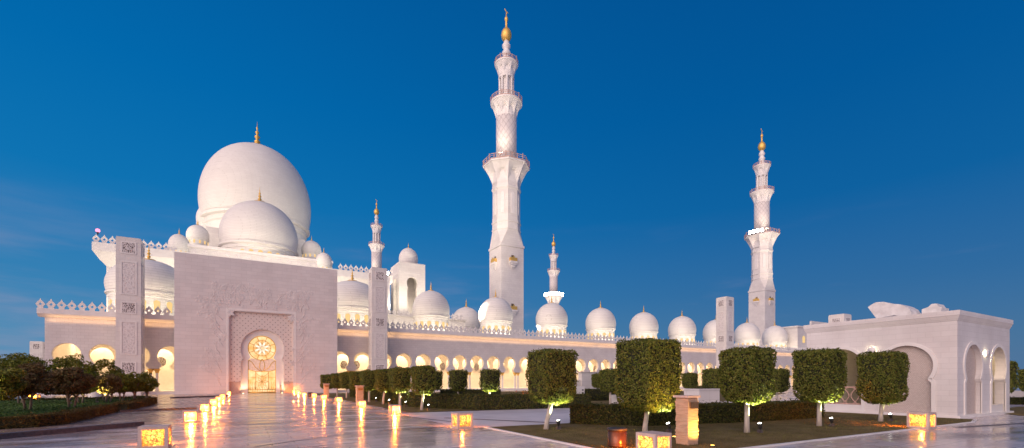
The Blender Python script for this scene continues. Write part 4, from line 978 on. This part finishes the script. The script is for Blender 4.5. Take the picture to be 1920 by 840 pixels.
def box_crown(wx, wy, h, n, size, mats, chamf=.3):
    """clipped box crown, base at z=0, slightly worn lower edge"""
    A = [wy*h, wy*h, wx*h, wx*h, wx*wy, wx*wy*1.0]; f = rng.choice(6, n, p=np.array(A)/sum(A)); u = rng.uniform(-1, 1, n); v = rng.uniform(-1, 1, n)
    p = np.zeros((n, 3)); nr = np.zeros((n, 3))
    for k in range(6):
        m = f == k
        ax, sg = [(0, -1), (0, 1), (1, -1), (1, 1), (2, 1), (2, -1)][k]; o = [i for i in range(3) if i != ax]
        p[m, ax] = sg; p[m, o[0]] = u[m]; p[m, o[1]] = v[m]; nr[m, ax] = sg
    depth = np.abs(rng.normal(0, .055, n)); k1, k2, k3 = rng.uniform(0, 6, 3); lump = .035*np.sin(p[:, 0]*5+p[:, 2]*4+k1)+.03*np.sin(p[:, 1]*7-p[:, 2]*6+k2)+.025*np.sin(p[:, 0]*11+p[:, 1]*9+p[:, 2]*13+k3)
    # round vertical corners and the lower rim
    q = p*np.array([wx/2, wy/2, h/2]); rr = .14*min(wx, wy)
    inner = np.clip(q, -np.array([wx/2-rr, wy/2-rr, h/2-rr]), np.array([wx/2-rr, wy/2-rr, h/2-rr])); d = q-inner; ln = np.linalg.norm(d, axis=1)[:, None]+1e-9
    q = inner+d/ln*np.minimum(ln, rr); nr = nr*.6+d/ln*.4
    low = np.clip((-q[:, 2]/(h/2)-.45)/.55, 0, 1); q[:, :2] *= (1-chamf*low**2.2)[:, None]
    q = q-nr*(depth-lump)[:, None]; out = rng.random(n) < .025; q[out] += nr[out]*rng.uniform(.02, .09, out.sum())[:, None]
    q[:, 2] += h/2
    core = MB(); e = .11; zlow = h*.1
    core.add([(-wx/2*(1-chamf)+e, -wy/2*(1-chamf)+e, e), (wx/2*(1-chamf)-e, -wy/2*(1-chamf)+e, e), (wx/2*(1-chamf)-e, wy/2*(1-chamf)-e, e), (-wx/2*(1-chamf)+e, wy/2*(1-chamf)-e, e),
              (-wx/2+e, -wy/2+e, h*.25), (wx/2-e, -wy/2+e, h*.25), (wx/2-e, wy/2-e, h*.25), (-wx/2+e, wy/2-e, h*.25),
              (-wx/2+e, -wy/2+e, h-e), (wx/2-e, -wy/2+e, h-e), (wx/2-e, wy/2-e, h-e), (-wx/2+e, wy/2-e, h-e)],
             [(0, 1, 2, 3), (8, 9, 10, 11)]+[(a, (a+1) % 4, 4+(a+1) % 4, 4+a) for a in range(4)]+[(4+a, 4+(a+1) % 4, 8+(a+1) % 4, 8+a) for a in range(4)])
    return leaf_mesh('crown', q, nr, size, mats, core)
def link_mesh(name, me, parent=None, loc=(0, 0, 0)):
    o = bpy.data.objects.new(name, me); COL.objects.link(o); o.location = loc
    if parent is not None: o.parent = parent
    return o
def trunk(parent, h, r, lean=0.0, limbs=4, m='bark', spread=.35):
    b = MB(); pts = [(0, 0, -.03), (lean*.15, 0, h*.3), (lean*.5, 0, h*.65), (lean, 0, h+.15)]
    b.tube(pts, [r*1.25, r, r*.92, r*.95], 12)
    for i in range(limbs):
        a = 2*pi*i/limbs+.4; b.tube([(lean*.8, 0, h*.86), (lean+spread*.45*cos(a), spread*.45*sin(a), h+.12), (lean+spread*cos(a), spread*sin(a), h+.45)], [r*.6, r*.45, r*.25], 6)
    return b.build('trunk', M[m], parent)
def topiary(x, y, wdt, z0, z1, label, n=9000, size=.05, mesh=None, lean=0, group='clipped box trees', fixed=True):
    r = thing('topiary_tree', label, 'tree', (x, y, 0), group)
    trunk(r, z0+.05, .085, -lean)
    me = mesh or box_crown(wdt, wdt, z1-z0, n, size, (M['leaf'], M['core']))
    link_mesh('crown', me, r, (-lean*.9, 0, z0))
    return r
topiary(9.62, 14.35, 1.44, .98, 2.95, 'box clipped tree on the lawn tip, its white trunk leaning', 12000, .039, lean=-.27)
topiary(12.0, 11.75, 1.69, .80, 3.22, 'largest box clipped tree, one side lit golden, left of the stone pillar', 18500, .039, lean=-.16)
topiary(15.1, 10.0, 1.36, 1.05, 2.93, 'box clipped tree right of the stone pillar, lit green from below', 14500, .039)
topiary(19.75, 10.0, 1.42, 1.02, 3.04, 'box clipped tree in front of the pavilion arch with the trellis gate', 14500, .04)
topiary(24.5, 9.85, 1.48, .84, 3.08, 'box clipped tree just left of the lantern before the pavilion', 14500, .042, lean=-.18)
row_me = box_crown(1.27, 1.27, 1.70, 5200, .055, (M['leaf'], M['core']))
row_me2 = box_crown(1.30, 1.30, 1.72, 4600, .06, (M['leaf'], M['core']))
for i, (x, y) in enumerate(((9.3, 27.6), (9.3, 32.3), (9.2, 36.6), (9.1, 41.0), (9.1, 46.2), (9.1, 51.5), (9.1, 57.5))):
    topiary(x, y, 1.27, 1.03, 2.73, f'{["nearest", "second", "third", "fourth", "fifth", "sixth", "seventh"][i]} box tree in the row along the right edge of the path', mesh=row_me if i % 2 == 0 else row_me2, lean=-.12 if i in (0, 2) else 0)
topiary(9.9, 71.0, 1.7, .75, 2.6, 'lone box tree standing before the right end of the entrance portal', mesh=box_crown(1.75, 1.75, 2.0, 3000, .08, (M['leaf'], M['core'])))
mid = [(16.9, 33.3, 'thin box tree behind the hedge, right of the pair before the arcade'), (15.5, 36.5, 'thin box tree behind the hedge, left of the pair before the arcade'), (14.8, 40.5, 'narrow box tree showing beside the nearest tree of the row'),
       (24.5, 27.6, 'box tree half hidden behind the right side of the lawn tip tree'), (30.5, 45.0, 'small far box tree before a bright arch, left one'), (33.0, 47.5, 'small far box tree before a bright arch, right one'),
       (37.6, 44.5, 'dark far box tree beside the stepped wall, left of the largest tree'), (43.0, 35.3, 'square box tree before the stepped white wall'), (30.2, 22.6, 'box tree peeping out left behind the tree right of the pillar'),
       (34.8, 20.6, 'box tree peeping out right behind the tree right of the pillar'), (35.5, 8.45, ''), (36, 8, '')]
thin_me = box_crown(1.34, 1.34, 1.75, 2300, .06, (M['leaf'], M['core']))
for x, y, lab in mid[:10]:
    topiary(x, y, 1.3, 1.0, 2.75, lab, mesh=thin_me if lab.startswith(('thin', 'narrow')) else row_me2)
topiary(47.0, 11.6, 1.3, 1.0, 2.9, 'box tree beyond the right wall of the pavilion, nearer the wall', mesh=box_crown(1.5, 1.5, 2.2, 3000, .07, (M['leaf'], M['core'])))
topiary(51.0, 10.9, 1.3, 1.0, 2.9, 'box tree at the right edge of the picture beyond the pavilion', mesh=bpy.data.objects['topiary_tree.%03d' % (0)].children[0].data if False else row_me2)

def hedge(name, pts, depth, h, n_per_m, size, mats, label, cat='hedge', z=0):
    P3 = []; NR = []; core = MB(); PV = [Vector(p) for p in pts]; nn_ = []
    for i in range(len(PV)):
        d = Vector((0, 0))
        if i > 0: d += (PV[i]-PV[i-1]).normalized()
        if i < len(PV)-1: d += (PV[i+1]-PV[i]).normalized()
        d.normalize(); nn_.append(Vector((-d.y, d.x)))
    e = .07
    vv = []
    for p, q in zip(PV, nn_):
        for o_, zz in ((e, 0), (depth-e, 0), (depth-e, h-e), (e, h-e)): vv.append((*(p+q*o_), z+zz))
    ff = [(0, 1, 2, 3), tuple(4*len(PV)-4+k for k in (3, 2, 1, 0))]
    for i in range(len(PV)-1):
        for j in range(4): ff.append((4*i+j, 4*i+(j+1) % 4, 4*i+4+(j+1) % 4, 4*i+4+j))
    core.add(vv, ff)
    for i in range(len(PV)-1):
        a, c = PV[i], PV[i+1]; na, nc = nn_[i], nn_[i+1]; ln = (c-a).length; k = int(ln*n_per_m)
        side = rng.choice(3, k, p=[h/(2*h+depth), h/(2*h+depth), depth/(2*h+depth)]); t = rng.random(k); s = rng.random(k)
        base = np.outer(1-t, np.array(a))+np.outer(t, np.array(c)); nv = np.outer(1-t, np.array(na))+np.outer(t, np.array(nc))
        jit = np.abs(rng.normal(0, .05, k)); out = rng.random(k) < .05; jit[out] *= -1.3
        off = np.where(side == 0, jit, np.where(side == 1, depth-jit, s*depth)); zz = np.where(side == 2, h-jit, s*h)+.02*np.sin(t*ln*3.1)
        P3.append(np.column_stack([base+nv*off[:, None], zz+z])); q = np.zeros((k, 3))
        q[side == 0, :2] = -nv[side == 0]; q[side == 1, :2] = nv[side == 1]; q[side == 2, 2] = 1; NR.append(q)
    for end, sgn in ((0, -1), (-1, 1)):
        k = int(n_per_m*.45); s = rng.random(k); u = rng.random(k); d = (PV[1]-PV[0]).normalized() if end == 0 else (PV[-1]-PV[-2]).normalized()
        base = np.array(PV[end])+np.outer(s*depth, np.array(nn_[end]))-np.outer(np.abs(rng.normal(0, .04, k))*sgn, np.array(d)); P3.append(np.column_stack([base, u*h+z])); NR.append(np.tile([d.x*sgn, d.y*sgn, 0], (k, 1)))
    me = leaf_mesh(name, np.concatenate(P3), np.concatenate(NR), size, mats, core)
    o = link_mesh(name, me); tag(o, label, cat); return o
hedge('hedge', [(11.75, 15.75), (13.7, 13.35), (19.6, 12.35), (24.6, 12.2)], 1.3, .82, 1900, .045, (M['leaf_h'], M['core']), 'dark loose hedge along the back of the front lawn')
hedge('hedge', [(20.5, 25.0), (12.3, 26.0), (9.9, 31.0), (10.2, 56)][::-1], 1.2, .95, 900, .06, (M['leaf_h'], M['core']), 'long dark hedge behind the row of box trees')
hedge('hedge', [(21.5, 40.0), (16.0, 42.0)][::-1], 1.2, 1.0, 500, .07, (M['leaf_h'], M['core']), 'far low hedge in front of the arcade')
hedge('hedge', [(26.5, 33.5), (32, 32.5)], 1.4, 1.1, 500, .06, (M['leaf_h'], M['core']), 'square clipped hedge block right of the white sign')
hedge('hedge', [(33.6, 32.5), (37, 31.5)], 1.4, 1.05, 500, .06, (M['leaf_h'], M['core']), 'square clipped hedge block beside the marble steps')
hedge('hedge', [(-7.15, 25.0), (-6.62, 26.0), (-6.6, 35.0)], .7, .46, 1500, .04, (M['leaf_o'], M['core']), 'low ochre clipped hedge edging the left bed, near stretch')
hedge('hedge', [(-14.5, 21.2), (-7.15, 25.0)], .7, .46, 1300, .04, (M['leaf_o'], M['core']), 'low ochre clipped hedge along the front of the left bed')
hedge('hedge', [(-6.3, 36.0), (-6.4, 47.0)], .8, .5, 1000, .045, (M['leaf_o'], M['core']), 'low ochre clipped hedge edging the left bed, far stretch')
hedge('hedge', [(-20, 46.5), (-7.5, 51.5)], .7, .5, 500, .06, (M['leaf_h'], M['core']), 'low dark hedge behind the bushy trees on the left')
# left bed: ground cover
b = MB(); bp = [(-14.3, 21.9), (-7.6, 25.4), (-7.3, 26.2), (-7.2, 47.5), (-30, 44)]
b.add([(x, y, 0) for x, y in bp]+[(x, y, .4) for x, y in bp], [(5, 6, 7, 8, 9)]+[(i, (i+1) % 5, 5+(i+1) % 5, 5+i) for i in range(5)]); tag(b.build('planting_bed', M['cover']), 'raised green bed behind the ochre hedge', None, None, 'structure')
k = 9000; x = rng.uniform(-20, -7.4, k); y = rng.uniform(24, 47, k); keep = (y > 25.2+.52*(x+7.6)); x, y = x[keep], y[keep]
me = leaf_mesh('ground_cover', np.column_stack([x, y, np.full(len(x), .42)+rng.uniform(0, .05, len(x))]), np.tile([0, 0, 1.], (len(x), 1)), .05, (leaf_mat('cover_leaves', [(.03, .06, .012), (.05, .09, .02), (.08, .11, .03)]), M['core'])); tag(link_mesh('ground_cover', me), 'low green ground cover in the left bed', None, None, 'stuff')

def bushy(x, y, h, wdt, label, base=.4, kind='leaf_b', n=3200, size=.07, stems=2):
    r = thing('bushy_tree', label, 'tree', (x, y, base), 'rounded trees in the left bed')
    rr = wdt/2; cz = h*.66; rz = h*.37
    b = MB()
    for i in range(stems):
        a = 2.1*i+x; b.tube([(.12*cos(a), .12*sin(a), -.03), (.2*cos(a), .2*sin(a), h*.25), (.5*rr*cos(a), .5*rr*sin(a), h*.6)], [.06, .05, .03], 7)
        for j in range(3):
            q = a+j*2.1+.5; b.tube([(.2*cos(a), .2*sin(a), h*.25), (.5*rr*cos(q), .5*rr*sin(q), h*.55), (.75*rr*cos(q), .75*rr*sin(q), h*.75)], [.04, .03, .015], 5)
    b.build('trunk', M['bark_dark'], r)
    # clusters
    nc = 46; cc = rng.normal(0, 1, (nc, 3)); cc /= np.linalg.norm(cc, axis=1)[:, None]; cc[:, 2] = cc[:, 2]*1.0+.05; rad = rng.uniform(.55, .98, nc)[:, None]; cc = cc*rad*np.array([rr, rr, rz])
    ci = rng.integers(0, nc, n); d = rng.normal(0, 1, (n, 3)); d /= np.linalg.norm(d, axis=1)[:, None]; p = cc[ci]+d*(rng.uniform(.5, 1, n)**.5)[:, None]*np.array([rr*.34, rr*.34, rz*.3])
    p[:, 2] = np.maximum(p[:, 2], -rz*.85)+cz
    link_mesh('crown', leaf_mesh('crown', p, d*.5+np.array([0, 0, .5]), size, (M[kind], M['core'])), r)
    return r
B = [(-9.0, 26.6, 2.05, 2.1, 'yellow green rounded tree at the left edge, nearest of the left bed', 'leaf_b', 5200),
     (-10.3, 29.6, 2.0, 1.9, 'dark rounded tree second from the left edge', 'leaf_b', 4200),
     (-9.3, 31.4, 2.2, 2.1, 'russet brown rounded tree above the low lantern on the left', 'leaf_red', 4800),
     (-8.3, 33.6, 2.2, 2.2, 'russet brown rounded tree in the middle of the left bed', 'leaf_red', 4800),
     (-12.6, 41.0, 3.2, 3.0, 'tall green rounded tree under the first glowing arch', 'leaf_b', 4500),
     (-10.6, 42.5, 3.1, 2.9, 'tall green rounded tree under the second glowing arch', 'leaf_b', 4500),
     (-9.0, 44.0, 2.95, 2.4, 'tall green rounded tree left of the carved pylon', 'leaf_b', 4000),
     (-9.3, 39.6, 1.95, 1.7, 'small rounded tree before the tall green ones', 'leaf_b', 3000),
     (-8.2, 40.6, 1.9, 1.7, 'small rounded tree at the foot of the carved pylon, left side', 'leaf_red', 3000),
     (-7.9, 42.6, 2.0, 1.7, 'small rounded tree at the foot of the carved pylon, middle', 'leaf_b', 3000),
     (-7.4, 43.8, 2.0, 1.6, 'small rounded tree at the foot of the carved pylon, right side', 'leaf_b', 2800),
     (-6.9, 45.3, 2.0, 1.7, 'last small rounded tree by the lit arch next to the pylon', 'leaf_b', 3000)]
for (x, y, h, wd, lab, kd, n) in B: bushy(x, y, h*.95, wd*.86, lab, .4, kd, int(n*1.9), .068)
# short turf blades on the near lawn
k = 26000; x = rng.uniform(8.1, 29, k); y = rng.uniform(7.85, 14.5, k); keep = y < np.interp(x, [8, 11.8, 13.7, 24.5, 29], [16, 15.8, 13.6, 12.4, 13]); x, y = x[keep], y[keep]
me = leaf_mesh('turf_blades', np.column_stack([x, y, np.full(len(x), .03)]), rng.normal(0, 1, (len(x), 3))*np.array([1, 1, .15]), .03, (M['blade'], M['core']), asp=.16); tag(link_mesh('turf_blades', me), 'short dry grass blades of the front lawn', None, None, 'stuff')
# orange flowers before the arcade
k = 900; x = rng.uniform(28, 44, k); y = rng.uniform(46, 49, k)
me = leaf_mesh('flower_bed', np.column_stack([x, y, rng.uniform(.1, .7, k)]), rng.normal(0, 1, (k, 3)), .12, (M['flower'], M['core'])); tag(link_mesh('flower_bed', me), 'bed of orange flowers before the stepped wall', None, None, 'stuff')

# tree spotlights
def tree_light(x, y, tx, ty, tz, label, power=34, col=(.95, 1, .45), src=None):
    t = thing('tree_spotlight', label, 'spotlight', (x, y, .41 if x < -5 else .02), 'small spotlights under the box trees'); d = Vector((tx-x, ty-y, tz-.3)).normalized()
    b = MB(); b.box(-.08, -.06, 0, .08, .06, .1); b.build('base', M['kerb'], t)
    u = d.orthogonal().normalized(); v = d.cross(u); b = MB(); c = Vector((0, 0, .24)); pts = [c-d*.1, c-d*.05, c+d*.06, c+d*.09]
    b.tube(pts, [.035, .06, .075, .085], 14); b.tube([(0, 0, .1), (0, 0, .2)], .02, 6); h = b.build('lamp_housing', M['black'], t)
    b = MB(); b.tube([c+d*.091, c+d*.096], .055, 14); b.build('lens', M['white_lamp'], h)
    spot('tree_spot', c+d*.12, c+d, power*26, col, 95, .7, .04, t)
tree_light(10.0, 14.1, 9.85, 14.15, 1.6, 'small spotlight at the foot of the lawn tip tree')
tree_light(12.75, 11.35, 12.25, 11.6, 1.6, 'small spotlight between the largest tree and the stone pillar', 26)
tree_light(15.42, 9.72, 15.15, 9.8, 1.7, 'small spotlight at the foot of the tree right of the pillar', 34)
tree_light(20.1, 9.72, 19.75, 9.8, 1.7, 'small spotlight under the tree by the trellis gate')
tree_light(24.95, 9.65, 24.5, 9.75, 1.6, 'small spotlight under the tree next to the pavilion', 6)
for i, y in enumerate((27.8, 32.6, 37.0, 41.4)):
    tree_light(9.75, y-.25, 9.35, y-.2, 1.7, f'small spotlight under the {["nearest", "second", "third", "fourth"][i]} tree of the path row', 22)
tree_light(16.6, 33.0, 16.9, 33.3, 1.7, 'small spotlight behind the long hedge under a thin tree', 22)
for x, y, tx, lab in ((-9.6, 38.6, -9.3, 'small spotlight lighting leaves green in the middle of the left bed'), (-8.6, 39.9, -8.2, 'small spotlight at the foot of the carved pylon among the small trees'), (-9.6, 25.6, -9.0, 'small spotlight under the yellow green tree at the left edge')):
    tree_light(x, y, tx, y+.9, 1.7, lab, 20, (1, .9, .3))
# warm lamp below the golden side of the largest tree (set in the ground behind the pillar)
t = thing('ground_uplight', 'flush amber uplight in the lawn beside the stone pillar', 'uplight', (11.75, 10.2, .02)); b = MB(); b.lathe([(.12, 0), (.12, .03), (.1, .035)], 16); b.build('rim', M['black'], t); b = MB(); b.lathe([(.09, .036), (.09, .038)], 16); b.build('lens', M['orange_lamp'], t)
spot('uplight_beam', (0, 0, .08), (.55, 1.0, 2.0), 420, (1, .60, .08), 80, .8, .05, t)

# ------------------------------------------------------------------ STONE SIGN PILLAR, BINS, WALLS
t = thing('stone_pillar', 'split stone pillar with bronze plate, glowing orange on one face', 'pillar', (10.86, 9.02, 0), 'stone sign pillars')
b = MB(); s = .215
random.seed(7); z = .0
while z < 1.32:
    hh = random.uniform(.03, .075); hh = min(hh, 1.33-z)
    e = random.uniform(-.012, .012); b.box(-s-e, -s-e, z, s+e, s+e, z+hh); z += hh+.003
b.box(-s+.02, -s+.02, 0, s-.02, s-.02, 1.34); b.build('shaft', M['rough_stone'], t)
b = MB(); b.box(-s-.05, -s-.05, 1.34, s+.05, s+.05, 1.40); b.build('cap', M['lantern'], t)
b = MB(); b.box(-.15, -s-.045, 1.05, .17, -s-.015, 1.22); b.build('name_plate', M['bronze'], t)
spot('pillar_uplight', (11.05, 8.3, .12), (10.9, 8.8, .9), 170, (1, .5, .08), 110, .7, .05)
t2 = thing('ground_uplight', 'amber uplight washing the face of the stone pillar', 'uplight', (11.02, 8.3, 0)); b = MB(); b.lathe([(.07, 0), (.07, .05), (.055, .055)], 14); b.build('rim', M['black'], t2); b = MB(); b.lathe([(.05, .056), (.05, .06)], 14); b.build('lens', M['orange_lamp'], t2)
c = copy_tree(t); c.location = (7.6, 37.5, 0); c['label'] = 'stone pillar behind the lanterns in the right row'; c.scale = (1.15, 1.15, 1.05)
c = copy_tree(t); c.location = (7.9, 57.5, 0); c['label'] = 'farthest small stone pillar near the entrance portal'; c.scale = (1.3, 1.3, 1.1)
def litter_bin(x, y, label, s=1):
    t = thing('litter_bin', label, 'bin', (x, y, 0), 'brown cylindrical litter bins')
    b = MB(); b.lathe([(.24, 0), (.265, .02), (.27, .1), (.27, .5)], 32, smooth=True); b.lathe([(.275, .06), (.282, .08), (.275, .1)], 32, cap=False); b.build('body', M['brass_box'], t)
    b = MB(); b.lathe([(.285, .5), (.29, .53), (.28, .56), (.2, .575), (.18, .55)], 32); b.build('rim', M['black'], t); t.scale = (s, s, s); return t
litter_bin(8.72, 9.55, 'shiny brown cylinder bin on the lawn edge beside the pierced lantern', .95)
litter_bin(6.25, 58.2, 'distant brown cylinder bin among the right row of lanterns', .95)

wl = thing('stepped_wall', 'low stepped white marble wall in front of the arcade', 'wall', (42, 51, 0))
b = MB(); b.box(35.2, 50, 0, 39.2, 50.6, 2.0); b.build('lower_section', M['blocks'], wl, world=True)
b = MB(); b.box(39.2, 49.8, 0, 53.6, 50.6, 3.0); b.box(39.0, 49.7, 3.0, 53.8, 50.7, 3.12); b.build('upper_section', M['blocks'], wl, world=True)
b = MB(); b.box(53.6, 50, 0, 58.4, 50.6, 2.1); b.build('lower_section', M['blocks'], wl, world=True)
t = thing('marble_planter', 'square white marble planter box behind the stone pillar', 'planter', (27.5, 20.5, 0)); 
b = MB(); b.box(25.0, 19.8, 0, 27.0, 21.0, 1.25); b.box(24.95, 19.75, 1.25, 27.05, 21.05, 1.32); b.build('box', M['blocks'], t, world=True)
k = 500; me = leaf_mesh('planting', np.column_stack([rng.uniform(-2.3, -.7, k), rng.uniform(-.5, .3, k), rng.uniform(1.28, 1.5, k)]), rng.normal(0, 1, (k, 3)), .06, (M['leaf_h'], M['core'])); link_mesh('planting', me, t)
t = thing('info_totem', 'white upright sign slab with a column of dark symbols', 'sign', (20.1, 25.8, 0)); b = MB(); b.box(-.35, -.12, 0, .35, .12, 1.45); b.build('slab', M['trim'], t)
b = MB()
for i in range(4): b.box(.12, -.13, .55+.2*i, .26, -.118, .65+.2*i)
b.build('symbols', M['black'], t)
t = thing('marble_bench', 'white marble bench steps beyond the front hedge', 'bench', (26.8, 28.2, 0)); b = MB(); b.box(-.9, -.3, 0, .9, .3, .35); b.build('lower_step', M['trim'], t); b = MB(); b.box(-.9, .3, 0, .9, .9, .7); b.build('upper_step', M['trim'], t)
b = MB(); b.lathe([(.55, 0), (.55, 1.1), (.6, 1.12), (.6, 1.25)], 24, smooth=False); o = b.build('stone_bollard', M['trim']); o.location = (-13.5, 62, 0); tag(o, 'squat white stone bollard under the trees on the left', 'bollard')
hedge('hedge', [(52, 24), (52, 4)], .8, .55, 500, .06, (M['leaf_h'], M['core']), 'low dark hedge at the right edge beyond the pavilion')
b = MB(); b.box(54, 4, 0, 54.6, 26, 1.05); tag(b.build('boundary_wall', M['blocks']), 'low pale wall beyond the pavilion at the right edge', 'wall')
